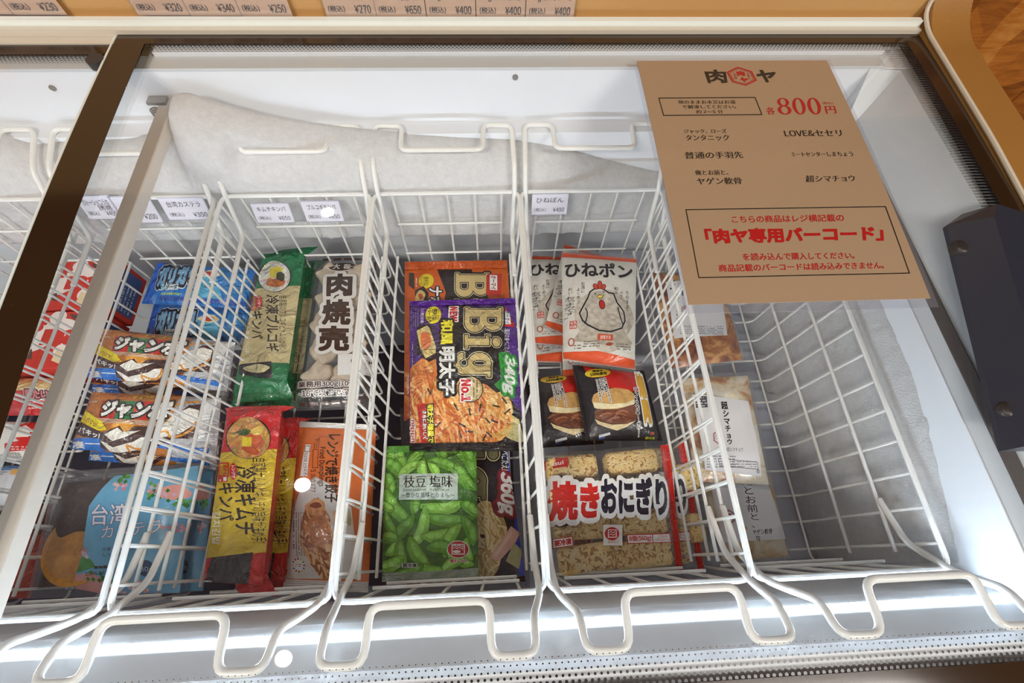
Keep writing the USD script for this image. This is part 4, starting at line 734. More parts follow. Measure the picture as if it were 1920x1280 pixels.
# --- pork shumai in a clear bag
def dumpling(x, y, z, r, seed):
    m = trimesh.creation.icosphere(3, 1.0); v = m.vertices; rs = np.random.RandomState(seed); th = np.arctan2(v[:, 1], v[:, 0]); ph = rs.rand()*6.28
    rr = 1+.10*np.sin(5*th+ph)*np.clip(v[:, 2]+.4, 0, 1)+.07*(meshkit.fbm(v*2.2+seed, 3)-.5); v = v*rr[:, None]*[r, r*.86, r*.62]; top = v[:, 2] > r*.36; v[top, 2] -= (v[top, 2]-r*.36)*.8
    f = np.abs(np.sin(2*th+ph))**8; v[:, :2] *= (1+.34*f*np.clip(1.2*m.vertices[:, 2], 0, 1))[:, None]; m.vertices = v@trimesh.transformations.rotation_matrix(rs.rand()*6, [0, 0, 1])[:3, :3].T+[x, y, z]; return m
C = [(-.2539, .4180, -.2561), (-.1637, .4127, -.2561), (-.1562, .1839, -.2561), (-.2562, .1848, -.2561)]; px = [(590, 471), (706, 475), (692, 764), (541, 768)]
s = Sheet(C, .018, 4, 5, .03, .10, 61, bottom=.018); t = Thing('shumai_bag', 'clear bag of ten pork shumai with brown lettering and a dashed brown border', 'frozen dumplings', s.centre())
tr = Sheet([s.base(np.array(u), np.array(v)) for u, v in ((.12, .07), (.93, .07), (.93, .88), (.12, .88))], .0005, 12, 12, bottom=.014); t.part('tray', tr.body(16, 24), 'grey_tray', True)
for k in range(5):
    for j in range(2):
        c = s.base(np.array(.34+.38*j+(.02 if k % 2 else -.02)), np.array(.15+.165*k)); t.part('dumpling', dumpling(c[0], c[1], c[2]+.004, .0205, 70+k*2+j), 'dumpling_skin', True)
t.part('clear_bag', s.body(30, 40), 'clear_film', True); a = s.art(cq(px, 420, 450, 3.763)); BR = (84, 62, 52)
def dash_row(p0, p1, n, w):
    for k in range(n):
        u0, u1 = (k+.08)/n, (k+.86)/n; q = lambda u, o: (p0[0]+(p1[0]-p0[0])*u+o[0], p0[1]+(p1[1]-p0[1])*u+o[1]); d = np.array([p1[0]-p0[0], p1[1]-p0[1]]); d = d/np.linalg.norm(d); nn = np.array([-d[1], d[0]])*w
        a.add([q(u0, -nn), q(u1, -nn), q(u1, nn), q(u0, nn)], BR, 'brown_border')
dash_row((628, 110), (500, 1130), 14, 8); dash_row((1065, 110), (990, 1130), 14, 8); dash_row((690, 96), (1060, 92), 5, 7); dash_row((520, 1150), (990, 1120), 6, 13)
a.add(ell(848, 168, 100, 44, -3), WHT, 'lettering'); a.add(ell(848, 168, 94, 38, -3), BR, 'lettering'); a.text('大粒', rq(786, 145, 910, 192), WHT, .03, gap=.5)
for ch, q in (('肉', (752, 228, 930, 388)), ('焼', (722, 408, 918, 585)), ('売', (700, 592, 910, 775))): a.text(ch, rq(*q), (66, 46, 38), .045, outline=[(.13, (226, 222, 216))], group='title_lettering')
a.text('業務用300g(10個)', [(545, 988), (960, 985), (955, 1030), (540, 1040)], BR, .03, outline=[(.1, (222, 220, 218))]); a.add(line([(545, 1045), (950, 1035)], 3), BR, 'lettering'); a.text('-18℃以下で保存', [(545, 1048), (950, 1042), (945, 1088), (540, 1098)], BR, .03, outline=[(.1, (222, 220, 218))])
a.add([(835, 800), (1060, 780), (1050, 930), (830, 950)], (232, 230, 228), 'price_sticker'); a.text('02.  /K', [(920, 830), (1050, 815), (1050, 850), (920, 862)], BLK)
put_art(t, a, s.surf, 'film_print', lift=.0008)
# --- microwave gyoza
C = [(-.2432, .1650, -.2604), (-.1472, .1572, -.2604), (-.1424, -.0160, -.2604), (-.2351, -.0090, -.2604)]; px = [(559, 798), (704, 804), (690, 1095), (530, 1090)]
t, s = pack('gyoza_pack', 'orange pack of microwave fried dumplings with a browned dumpling picture', 'frozen dumplings', C, .013, (224, 118, 60), 'film_print', None, seal=.04, lump=.15, seed=63)
a = s.art(cq(px, 370, 740, 3.283))
a.add([(530, 1130), (560, 900), (590, 700), (640, 590), (740, 515), (830, 560), (880, 640), (960, 700), (1000, 1130)], (222, 218, 214)); a.add(curve([(560, 1000), (580, 800), (620, 640), (660, 590)], 6), (196, 90, 70))
noodles(a, [(640, 900), (660, 760), (690, 680), (760, 640), (800, 690), (830, 760), (860, 900), (860, 1130), (760, 1130), (700, 1040), (650, 930)], (206, 140, 86), [(228, 176, 120), (176, 104, 58), (236, 200, 150), (150, 82, 44)], 150, 17, 80, 15, 1.1)
a.add(blob(740, 700, 60, 50, 3), (214, 150, 98), 'food_photo', tex=.5); a.add(blob(765, 840, 70, 90, 4), (204, 132, 80), 'food_photo', tex=.6); a.add(blob(745, 690, 34, 20, 5), (140, 66, 40), 'food_photo', tex=.4); a.add(blob(895, 780, 50, 60, 6), (214, 160, 104), 'food_photo', tex=.6); a.add(blob(942, 765, 18, 50, 8), (190, 180, 130), 'food_photo', tex=.4)
a.text('レンジで焼き餃子', r90(800, 240, 886, 672), (44, 34, 30), .02, slant=.0); a.text('Fried Dumplings', r90(755, 328, 800, 575), (44, 34, 30), .01); a.add([(668, 308), (706, 310), (690, 512), (640, 508)], WHT, 'lettering'); a.text('500W 1分40秒', r90(662, 364, 692, 510), (44, 40, 40)); a.add(sbox(668, 318, 700, 356).exterior.buffer(2), (110, 100, 90), 'lettering')
scribble(a, 722, 265, 760, 340, 3, (120, 60, 30), 6, 'small_print', True); a.add(sbox(722, 345, 755, 460).exterior.buffer(1.5), (120, 60, 30), 'small_print'); a.text('5 100 177', r90(712, 470, 742, 610), (90, 50, 30)); scribble(a, 590, 660, 612, 960, 1, (90, 84, 84), 8, 'small_print', True); scribble(a, 612, 730, 676, 1000, 4, (130, 112, 96), 10, 'small_print', True, .9)
a.add(ell(625, 1048, 42, 44), WHT, 'lettering'); 
for k in range(12): a.add(ell(625+36*math.cos(k*.524), 1048+38*math.sin(k*.524), 6.5, 6.5), [(206, 60, 60), (60, 110, 200), (230, 190, 60), (70, 160, 90)][k % 4], 'lettering')
scribble(a, 606, 1036, 646, 1060, 2, (60, 80, 110), 3, 'lettering')
put_art(t, a, s.surf, 'film_print'); inked(t, 'end_seal', crimp(s, -.04, .0, 8, .0005, 1), (206, 206, 204), 'film_print', smooth=False); inked(t, 'end_seal', crimp(s, .985, 1.04, 10, .0006, 1), (214, 212, 210), 'film_print', smooth=False)

# --- blue ice bars
def ice_bar(C, px, dy, label, seed, upper):
    t, s = pack('ice_bar_pack', label, 'ice bar', C, .010, (40, 120, 206), 'shiny_print', 'blue soda ice bar packs', seal=0, lump=.2, seed=seed); a = s.art(cq(px, 270, 470, 7.53)); LB = (128, 176, 214)
    a.add([(800, 380+dy), (900, 330+dy), (1120, 420+dy), (1180, 700+dy), (1000, 720+dy), (700, 700+dy)], (84, 168, 206), 'ice_picture', tex=.2); a.add([(1130, 250+dy), (1500, 260+dy), (1560, 620+dy), (1200, 700+dy)], (58, 132, 200), 'ice_picture'); a.add(blob(1010, 360+dy, 130, 60, 5), (236, 222, 170), 'ice_picture'); a.add(blob(1000, 360+dy, 90, 36, 6), (196, 70, 54), 'ice_picture', tex=.2)
    a.add([(250, 650+dy), (1500, 720+dy), (1480, 780+dy), (240, 700+dy)], (30, 84, 168))
    a.text('ガリガリ', [(215, 235+dy), (830, 235+dy), (830, 510+dy), (195, 520+dy)], LB, .09, outline=[(.22, (226, 236, 240)), (.16, (36, 40, 52))], slant=.2, group='title_lettering'); a.text('君', [(700, 430+dy), (850, 430+dy), (850, 580+dy), (700, 580+dy)], LB, .05, outline=[(.13, (36, 40, 52))], group='title_lettering')
    a.add([(360, 500+dy), (560, 500+dy), (550, 585+dy), (350, 580+dy)], (206, 222, 228), 'lettering'); a.text('ソーダ', [(372, 508+dy), (548, 510+dy), (542, 574+dy), (365, 572+dy)], (40, 44, 56), .03); a.add([(275, 488+dy), (340, 488+dy), (335, 575+dy), (285, 575+dy)], (150, 206, 228), 'lettering'); a.text('GariGariKun', [(285, 608+dy), (600, 620+dy), (598, 650+dy), (283, 638+dy)], (190, 220, 60), .04, slant=.2)
    put_art(t, a, s.surf, 'shiny_print'); C2 = [s.C[0]+(s.C[1]-s.C[0])*-.02, s.C[0]+(s.C[1]-s.C[0])*.06, s.C[3]+(s.C[2]-s.C[3])*.05, s.C[3]+(s.C[2]-s.C[3])*-.05]; q = Sheet([C2[1], C2[2], C2[3], C2[0]], .001); inked(t, 'end_seal', crimp(q, 0, 1, 8, .0006, 1), (30, 96, 196), 'shiny_print', smooth=False)
ice_bar([(-.4714, .3568, -.2701), (-.3392, .3423, -.2701), (-.3461, .2877, -.2723), (-.4674, .2958, -.2723)], [(295, 566), (474, 578), (452, 645), (280, 640)], 645, 'blue soda ice bar pack nearest the wafer ices', 71, 0)
ice_bar([(-.4679, .4091, -.2496), (-.3326, .3953, -.2496), (-.3366, .3335, -.2539), (-.4711, .3452, -.2539)], [(300, 492), (484, 503), (466, 577), (276, 568)], 0, 'blue soda ice bar pack against the frosted rear wall', 72, 1)
# --- chocolate wafer ices
def wafer(C, px, label, seed, full=True):
    t, s = pack('wafer_ice_pack', label, 'ice cream', C, .013, (196, 118, 48), 'shiny_print', 'chocolate wafer ice packs', seal=0, lump=.15, seed=seed); a = s.art(cq([(168, 731), (418, 742), (411, 860), (124, 838)], 120, 600, 4.571))
    a.add([(1000, 640), (1400, 660), (1360, 1220), (900, 1220), (960, 1000)], (176, 178, 184)); a.add([(0, 985), (330, 1000), (330, 1120), (0, 1110)], (36, 120, 214)); a.text('凄', rq(45, 1020, 165, 1085), WHT, .03); a.add(line([(180, 1042), (310, 1048)], 9), WHT, 'lettering'); a.add([(830, 1030), (1280, 1090), (1260, 1140), (820, 1080)], (36, 110, 200))
    a.add(blob(560, 915, 110, 60, 4), (226, 156, 60), 'food_photo', tex=.3)
    for pts, c in (([(310, 1080), (340, 960), (520, 895), (560, 960), (640, 900), (900, 900), (1100, 720), (1240, 700), (1230, 900), (1180, 1000), (1000, 1000), (700, 1120), (420, 1130)], (70, 40, 34)), ([(355, 980), (500, 910), (540, 945), (640, 940), (700, 930), (560, 990), (420, 1030)], (238, 234, 222)), ([(330, 1020), (420, 1060), (640, 1000), (760, 985), (700, 1090), (450, 1120), (370, 1110)], (240, 236, 226)), ([(820, 960), (980, 800), (1110, 740), (1190, 760), (1180, 860), (1040, 960), (900, 990), (850, 1010)], (240, 236, 226)), ([(380, 1050), (560, 1010), (800, 900), (820, 925), (620, 1030), (420, 1075)], (66, 38, 34)), ([(1200, 700), (1260, 660), (1370, 640), (1290, 760), (1240, 980), (1190, 1000)], (232, 232, 232))): a.add(pts, c, 'food_photo', tex=.08)
    for p in ([(550, 1110), (560, 1060), (620, 1090), (700, 1080), (760, 1000)], [(820, 1000), (860, 950), (930, 940), (960, 990), (1080, 960), (1170, 860)], [(960, 740), (1060, 700), (1180, 690)]): a.add(curve(p, 20), (222, 150, 60), 'food_photo')
    for k, (x, c) in enumerate(((345, (196, 48, 40)), (495, (30, 128, 70)), (645, (206, 48, 40)), (790, (30, 118, 66)))): a.add([(x, 680+k*4), (x+160, 684+k*5), (x+130, 835+k*6), (x-30, 828+k*5)], c, 'title_lettering')
    a.text('ジャンボ', [(355, 672), (975, 690), (930, 860), (335, 815)], (246, 244, 238), .06, outline=[(.10, (44, 40, 38))], slant=.12, group='title_lettering'); a.text('チョコモナカ', [(590, 640), (860, 640), (850, 665), (590, 668)], (236, 214, 60), .04)
    for k in range(4): a.add([(305, 826+k*10), (930, 866+k*10), (928, 870+k*10), (303, 830+k*10)], (226, 220, 206), 'title_lettering')
    a.add([(85, 845), (150, 735), (350, 850), (405, 930), (320, 935), (150, 850)], (244, 222, 30), 'lettering'); a.text('パリパリッ!', [(115, 760), (320, 865), (300, 905), (100, 815)], (150, 40, 30), .02); a.add([(70, 950), (125, 848), (360, 950), (440, 1030), (330, 1005), (180, 985)], (66, 40, 44), 'lettering'); a.text('パキッ!', [(120, 880), (340, 960), (325, 1005), (112, 942)], WHT, .03)
    a.add(sbox(222, 612, 288, 660).exterior.buffer(3), (222, 160, 120), 'lettering'); a.add(curve([(235, 645), (245, 622), (262, 622), (250, 640), (275, 645)], 5), (222, 160, 120), 'lettering'); a.text('MORINAGA', [(195, 672), (292, 672), (290, 692), (193, 690)], (236, 206, 180), .05); scribble(a, 905, 1040, 1040, 1062, 1, (70, 70, 76), 4); scribble(a, 1160, 1068, 1285, 1088, 1, (70, 70, 76), 5)
    put_art(t, a, s.surf, 'shiny_print')
wafer([(-.5189, .2785, -.2636), (-.3399, .2570, -.2636), (-.3413, .1983, -.2647), (-.5159, .2219, -.2647)], 0, 'wafer ice pack at the bottom of the far pair, its blue side peeping out', 81)
wafer([(-.4980, .1903, -.2636), (-.3403, .1740, -.2636), (-.3365, .1167, -.2647), (-.4910, .1345, -.2647)], 0, 'wafer ice pack at the bottom of the near pair, its blue side peeping out', 82)
wafer([(-.4982, .2959, -.2302), (-.3265, .2705, -.2302), (-.3262, .2060, -.2345), (-.5009, .2305, -.2345)], 0, 'wafer ice pack on top of the far pair, next to the blue ice bars', 83)
wafer([(-.4840, .2095, -.2302), (-.3289, .1963, -.2302), (-.3219, .1215, -.2345), (-.4918, .1421, -.2345)], 0, 'wafer ice pack on top of the near pair, next to the sponge cake bags', 84)
# --- sponge cake bags
def castella(C, label, seed, T=.012):
    s = Sheet(C, T, 3, 3, .04, .25, seed, bottom=.010); t = Thing('sponge_cake_bag', label, 'frozen cake', s.centre(), 'clear bags of sponge cake with a light blue sheet')
    c = s.base(np.array(.30), np.array(.62)); cyl = trimesh.creation.cylinder(.040, .012, sections=40); cyl.apply_translation([c[0], c[1], c[2]-.002]); t.part('sponge_cake', cyl, 'sponge_cake', 40)
    c = s.base(np.array(.2), np.array(.5)); q = Sheet([s.base(np.array(u), np.array(v)) for u, v in ((.06, .10), (.5, .08), (.5, .9), (.06, .92))], .003, 8, 8, 0, .4, seed, bottom=.006); t.part('dark_tray', q.body(20, 20), 'chocolate_cake', True)
    t.part('clear_bag', s.body(30, 30), 'clear_film', True); b = [(98, 884), (374, 866), (340, 1112), (44, 1122)]; a = s.art(cq(b, 120, 850, 4.57)); BLU = (112, 178, 214)
    a.add([(410, 185), (620, 160), (1140, 90), (1060, 700), (1000, 1190), (330, 1200), (80, 1150), (120, 1040), (190, 850), (215, 650), (240, 450), (330, 300)], BLU, 'printed_sheet', tex=.06); rs = random.Random(seed)
    def flowers(x, y, n, r, cols):
        for _ in range(n):
            fx, fy = x+rs.gauss(0, r), y+rs.gauss(0, r*.6); c_ = rs.choice(cols)
            for k in range(4): a.add(ell(fx+9*math.cos(k*1.57), fy+9*math.sin(k*1.57), 10, 8, k*90, 12), c_, 'printed_sheet')
    PK = [(226, 160, 160), (216, 176, 200), (236, 200, 196), (206, 130, 140)]; GR = [(70, 146, 60), (104, 172, 76), (50, 120, 50)]
    a.add([(80, 1150), (120, 1030), (260, 1010), (380, 1090), (500, 1190), (330, 1205)], (222, 160, 156), 'printed_sheet', tex=.15); a.add(blob(950, 330, 130, 70, 5), (226, 160, 150), 'printed_sheet', tex=.15); a.add([(130, 1010), (180, 880), (260, 900), (300, 960), (180, 1000)], (60, 140, 60), 'printed_sheet', tex=.3)
    for x, y, n, r, cl in ((500, 230, 12, 40, GR), (480, 290, 8, 36, PK), (760, 310, 18, 60, GR), (820, 330, 16, 70, PK), (210, 840, 8, 24, PK), (330, 1060, 12, 60, GR), (600, 1130, 16, 90, PK), (1010, 420, 12, 40, GR), (980, 640, 10, 40, PK)): flowers(x, y, n, r, cl)
    a.text('台湾', [(268, 432), (585, 425), (575, 605), (262, 612)], (240, 230, 234), .012, outline=[(.03, (70, 110, 160))], group='title_lettering'); a.text('カステラ', [(358, 620), (860, 560), (855, 670), (350, 725)], (240, 230, 234), .008, outline=[(.03, (70, 110, 160))], group='title_lettering')
    a.text('冷凍でも滑らかなとけ', [(362, 800), (800, 780), (798, 815), (360, 830)], (50, 70, 100)); a.text('しっとり', [(372, 842), (520, 835), (518, 868), (370, 872)], (50, 70, 100)); a.text('賞味期限', [(285, 955), (450, 945), (448, 972), (283, 980)], (40, 40, 40), .03); a.text('2026.10.01', [(200, 1010), (430, 990), (428, 1018), (198, 1040)], (40, 40, 40)); a.add(ell(725, 975, 70, 70), (44, 76, 118), 'lettering'); a.text('80g', rq(675, 962, 790, 1012), (206, 220, 230))
    a.add(rq(-5, 1085, 90, 1160), (70, 104, 140), 'lettering'); a.text('自然', rq(0, 1090, 84, 1122), (190, 206, 220), .02); a.text('解凍', rq(0, 1126, 84, 1156), (190, 206, 220), .02)
    put_art(t, a, s.surf, 'film_print', lift=.0006); t.part('end_seal', crimp(s, -.01, .06, 14, .0006, 1), 'clear_film', False)
castella([(-.4358, .1200, -.2690), (-.3409, .1224, -.2690), (-.3259, -.0144, -.2712), (-.4223, -.0150, -.2712)], 'sponge cake bag underneath, its blue flowered edge showing at the right', 92, .008)
castella([(-.5091, .1173, -.2474), (-.3450, .1215, -.2474), (-.3418, -.0151, -.2561), (-.5015, -.0124, -.2561)], 'sponge cake bag lying on top with the title in view', 91, .011)
# --- cartons and packs in the far left basket
def carton(x0, x1, y0, y1, label, seed):
    t = Thing('ice_carton', label, 'ice cream carton', ((x0+x1)/2, (y0+y1)/2, -.284), 'red and white ice cream cartons'); inked(t, 'box', chamfer_box(x0, x1, y0, y1, -.2835, -.2302, .0012), (204, 62, 54), 'paper_print', smooth=30)
    s = Sheet([(x0, y1, -.2302), (x1, y1, -.2302), (x1, y0, -.2302), (x0, y0, -.2302)], .0, flat=True); W, H = 120, 76; a = s.art([(0, 0), (W, 0), (W, H), (0, H)]); WH = (238, 226, 220); BRN = (96, 78, 72)
    for b in (ell(40, 36, 34, 20), ell(78, 26, 22, 16), ell(100, 54, 20, 14), ell(70, 8, 10, 9)): a.add(b, WH, 'print')
    a.add(ell(52, 22, 5, 5), (204, 62, 54), 'lettering'); a.text('na', rq(60, 24, 110, 46), (204, 62, 54), .09, group='lettering'); a.text('ho', rq(4, 24, 40, 48), (204, 62, 54), .06, group='lettering')
    for p, c in (([(84, 50), (104, 56), (96, 72), (82, 66)], (226, 206, 166)), ([(96, 46), (112, 50), (106, 62)], BRN), ([(40, 58), (54, 50), (58, 64)], BRN), ([(82, 4), (96, 6), (90, 12)], BRN)): a.add(p, c, 'print')
    scribble(a, 6, 52, 36, 62, 3, (196, 90, 80), seed, 'small_print'); put_art(t, a, s.surf, 'paper_print')
    s2 = Sheet([(x1, y0, -.232), (x1, y1, -.232), (x1, y1, -.281), (x1, y0, -.281)], .0, flat=True); s2.n = np.array([1., 0, 0]); s2.surf = lambda x, y: (s2.base(x/s2.W, y/s2.H), np.tile([1., 0, 0], (len(x), 1)))
    b = s2.art([(0, 0), (W, 0), (W, 44), (0, 44)]); b.add(sbox(10, 4, 110, 40), (70, 96, 150), 'side_print'); scribble(b, 16, 8, 80, 36, 5, (206, 214, 226), seed+3, 'side_print'); put_art(t, b, s2.surf, 'paper_print')
carton(-.630, -.5065, .3265, .4015, 'red and white ice cream carton against the frosted rear wall', 101)
carton(-.632, -.5085, .2425, .3230, 'red and white ice cream carton in front of its twin', 102)
t, s = pack('bun_ice_pack', 'red and cream fish bun ice pack next to the red cartons', 'ice cream', [(-.6154, .2393, -.2496), (-.5201, .2365, -.2496), (-.5294, .1884, -.2518), (-.6291, .1916, -.2518)], .012, (198, 44, 44), 'shiny_print', seal=0, seed=103)
a = s.art(cq([(5, 690), (150, 692), (112, 772), (-45, 770)], 0, 660, 5.333)); a.add([(60, 120), (620, 100), (610, 330), (40, 330)], (226, 196, 140), 'food_photo', tex=.25); a.add(blob(480, 170, 70, 50, 3), (236, 206, 160), 'food_photo', tex=.3); a.add(blob(600, 170, 50, 40, 8), (244, 246, 246), 'food_photo'); a.text('見たい焼', rq(300, 318, 620, 435), (226, 140, 150), .06, outline=[(.16, WHT), (.11, (60, 36, 36))]); scribble(a, 330, 450, 600, 540, 3, (236, 190, 180), 3); put_art(t, a, s.surf, 'shiny_print')
t, s = pack('round_ice_pack', 'white pack with a red round emblem and a barcode, far left basket', 'ice cream', [(-.6218, .1852, -.2518), (-.5296, .1784, -.2518), (-.5353, .1336, -.2539), (-.6242, .1384, -.2539)], .011, (232, 230, 226), 'paper_print', seal=0, seed=104)
a = s.art(cq([(-40, 785), (105, 790), (75, 862), (-70, 860)], 0, 660, 5.333)); a.add(ell(290, 790, 105, 130, 20), (226, 214, 210)); a.add(ell(290, 790, 88, 112, 20), (206, 36, 34)); a.add([(190, 800), (275, 725), (345, 770), (330, 850), (200, 860)], (238, 230, 220)); a.add([(110, 920), (350, 870), (325, 980), (105, 1000)], (206, 36, 34)); scribble(a, 170, 940, 320, 985, 2, WHT, 4)
for k in range(18): a.add(sbox(80+k*9, 1005, 80+k*9+(3 if k % 3 else 6), 1050), (60, 56, 56), 'barcode')
put_art(t, a, s.surf, 'paper_print')
t, s = pack('blue_label_pack', 'small white and blue labelled pack, far left basket near the front', 'ice cream', [(-.6218, .1310, -.2561), (-.5371, .1288, -.2561), (-.5419, .0853, -.2572), (-.6295, .0835, -.2572)], .010, (214, 216, 222), 'paper_print', seal=0, seed=105)
a = s.art(cq([(-60, 868), (68, 866), (36, 945), (-100, 948)], 0, 860, 4.267)); a.add([(20, 30), (180, 30), (165, 70), (10, 75)], (96, 140, 196)); scribble(a, 30, 36, 150, 60, 1, (60, 90, 160), 2); a.add(sbox(110, 60, 180, 110), (226, 180, 110)); scribble(a, 20, 80, 100, 116, 2, (110, 120, 150), 3); put_art(t, a, s.surf, 'paper_print')
t, s = pack('dark_ice_pack', 'dark red and black pack with a big yellow letter, far left basket at the front', 'ice cream', [(-.6552, .0886, -.2669), (-.5179, .0859, -.2669), (-.5075, -.0121, -.2690), (-.6403, -.0105, -.2690)], .012, (96, 34, 32), 'shiny_print', seal=0, seed=106)
a = s.art(cq([(-110, 940), (105, 938), (66, 1130), (-190, 1140)], 0, 860, 4.267)); a.add([(-300, 120), (330, 120), (320, 420), (250, 560), (-300, 600)], (40, 30, 30)); a.add([(200, 640), (440, 560), (330, 1180), (60, 1180)], (170, 56, 46)); a.text('D', rq(-150, 175, 125, 390), (240, 200, 30), .14, outline=[(.22, (60, 30, 24)), (.17, WHT)], slant=.2); a.text('A', rq(-60, 600, 60, 800), (214, 60, 40), .1, outline=[(.14, WHT)]); put_art(t, a, s.surf, 'shiny_print')

# --- vacuum packed meat, right hand basket
def emblem(a, cx, cy, r, col, grp='emblem'):
    hx = lambda q: Polygon([(cx+q*math.cos(math.pi/2+k*math.pi/3)*.87, cy-q*math.sin(math.pi/2+k*math.pi/3)) for k in range(6)])
    a.add(hx(r).difference(hx(r*.86)), col, grp); a.add(hx(r*.80).difference(hx(r*.75)), col, grp)
    a.text('肉', rq(cx-r*.32, cy-r*.55, cx+r*.32, cy-r*.04), col, .05, group=grp); a.text('ヤ', rq(cx-r*.30, cy+r*.02, cx+r*.32, cy+r*.52), col, .05, group=grp)
    a.text('北海道', rq(cx-r*.58, cy-r*.34, cx-r*.42, cy+r*.34), col, vert=True, group=grp); a.text('肉屋の', rq(cx+r*.42, cy-r*.34, cx+r*.58, cy+r*.34), col, vert=True, group=grp)
def meat(name, label, C, m, T, seed, stick, px, crop, draw, margin=.06):
    s = Sheet(C, T, 3.5, 3.5, 0, .45, seed, bottom=T*.6); t = Thing('meat_pack', label, 'vacuum packed meat', s.centre(), 'vacuum packs of seasoned meat'); t.part(name, s.body(44, 44), m, True)
    M_ = lambda u, v, o=.0: s.base(np.array(u), np.array(v))+s.n*o; q = Sheet([M_(-margin, -margin), M_(1+margin, -margin), M_(1+margin, 1+margin), M_(-margin, 1+margin)], T+.0016, 4.5, 4.5, .02, .2, seed+1, bottom=T*.7); t.part('clear_pouch', q.body(34, 34), 'clear_film', True)
    a = q.art(cq(px, *crop)); a.add(stick, (236, 234, 236), 'white_label'); draw(a); put_art(t, a, q.surf, 'paper_print', lift=.0008)
def d1(a):
    a.text('ミート', rq(250, 60, 330, 330), BLK, .02, vert=True); a.text('LOVE&セセリ', rq(215, 310, 245, 560), BLK, vert=True); scribble(a, 172, 190, 215, 290, 3, (60, 58, 60), 3, 'small_print'); emblem(a, 290, 440, 34, (150, 50, 50)); scribble(a, 250, 560, 620, 632, 5, (110, 108, 112), 5, 'small_print')
brown_px = [(1200, 505), (1348, 495), (1394, 672), (1238, 690)]
meat('marinated_meat', 'vacuum pack of reddish brown marinated meat, half covered by the paper notice', [(.2460, .3866, -.2712), (.3532, .3863, -.2712), (.3523, .2412, -.2723), (.2461, .2310, -.2723)], 'brown_marinade', .010, 111, [(135, 215), (590, 170), (650, 632), (205, 660)], brown_px, (1200, 480, 4.267), d1, .03)
def d3(a):
    a.text('俺とお前と、', [(430, 690), (505, 690), (560, 1000), (500, 1000)], (60, 56, 58), vert=True); a.text('ヤゲン軟骨', [(505, 1010), (620, 998), (618, 1028), (510, 1040)], BLK, .01); a.text('塩', rq(525, 1042, 552, 1068), BLK); emblem(a, 365, 945, 44, (150, 50, 50))
meat('cartilage', 'vacuum pack of pale chicken cartilage at the near end of the right basket', [(.2585, .0855, -.2723), (.3470, .0828, -.2723), (.3436, -.0097, -.2734), (.2647, -.0128, -.2734)], 'yellow_offal', .009, 113, [(250, 715), (600, 730), (706, 1050), (330, 1090)], [(1305, 892), (1446, 890), (1480, 1042), (1352, 1062)], (1250, 690, 3.282), d3, .04)
def d2(a):
    a.text('超シマチョウ', [(285, 212), (330, 212), (350, 452), (312, 455)], BLK, .03, vert=True); emblem(a, 256, 414, 40, (150, 50, 50)); a.text('肉ヤの超シマチョウ', rq(258, 470, 415, 495), BLK); 
    a.add(sbox(138, 185, 205, 248), (90, 88, 90), 'small_print'); scribble(a, 140, 187, 203, 246, 4, (236, 234, 236), 7, 'small_print'); scribble(a, 180, 515, 370, 590, 5, (110, 108, 112), 5, 'small_print'); a.add(Polygon([(250, 536), (512, 552), (520, 592), (258, 575)]).exterior.buffer(1.5), (90, 88, 92), 'small_print'); scribble(a, 262, 545, 508, 585, 3, (110, 108, 112), 9, 'small_print'); a.text('塩', rq(508, 592, 530, 612), BLK)
meat('offal', 'vacuum pack of cream beef offal with a big white label, middle of the right basket', [(.2550, .2143, -.2658), (.3495, .2146, -.2658), (.3349, .0702, -.2593), (.2444, .0778, -.2593)], 'pale_offal', .011, 112, [(122, 172), (470, 208), (548, 632), (170, 600)], [(1268, 705), (1406, 700), (1448, 905), (1280, 900)], (1250, 690, 3.282), d2, .04)

# ------------------------------------------------------------------ the paper notice on the lid
NX0, NX1, NY0, NY1 = .1655, .3755, .1865, .4790
def notice_surf(x, y):
    X, Y = NX0+np.asarray(x), NY1-np.asarray(y); z = np.array([gz(q) for q in Y]); n = np.c_[np.zeros_like(X), np.where(Y < .50, -.23*(.50-Y), 0), np.ones_like(X)]; n /= np.linalg.norm(n, axis=1, keepdims=True); return np.c_[X, Y, z+.0022], n
t = Thing('paper_notice', 'laminated brown kraft paper price notice taped on the right lid, 800 yen each', 'notice', ((NX0+NX1)/2, (NY0+NY1)/2, gz(NY0)))
def strip(x0, x1, y0, y1, z0, z1): ys = np.linspace(y0, y1, 24); return extrude_x([(y, gz(y)+z1) for y in ys]+[(y, gz(y)+z0) for y in ys[::-1]], x0, x1)
v, f, _ = meshkit.arrays(strip(NX0, NX1, NY0, NY1, .0014, .0020)); t.ink('paper', v, f, None, np.tile(lin((168, 141, 112)), (len(v), 1)), 'card_print')
t.part('laminate', strip(NX0-.004, NX1+.005, NY0-.008, NY1+.003, .0006, .0013), 'acrylic')
a = Art(NX1-NX0, NY1-NY0, [(1187, 118), (1557, 118), (1740, 578), (1283, 592)]); INK, RD = (40, 30, 24), (176, 22, 20)
S1 = lambda x, y: (1180+x/4.174, 100+y/4.174); S2 = lambda x, y: (1220+x/3.556, 380+y/3.556)
def q1(*c): return [S1(*p) for p in (c if len(c) == 4 and np.ndim(c[0]) else rq(*c))]
def q2(*c): return [S2(*p) for p in (c if len(c) == 4 and np.ndim(c[0]) else rq(*c))]
def frame(q, grp, w=.9): a.add(Polygon(q).exterior.buffer(w, join_style=2), INK, grp)
a.text('肉', q1((570, 152), (748, 155), (762, 270), (605, 272)), INK, .03, serif=.0); a.text('ヤ', q1((990, 155), (1155, 158), (1150, 265), (1010, 265)), INK, .04)
hx = [S1(*p) for p in ((848, 130), (962, 168), (1000, 248), (910, 293), (800, 262), (756, 175))]; H6 = Polygon(hx); hc = H6.centroid
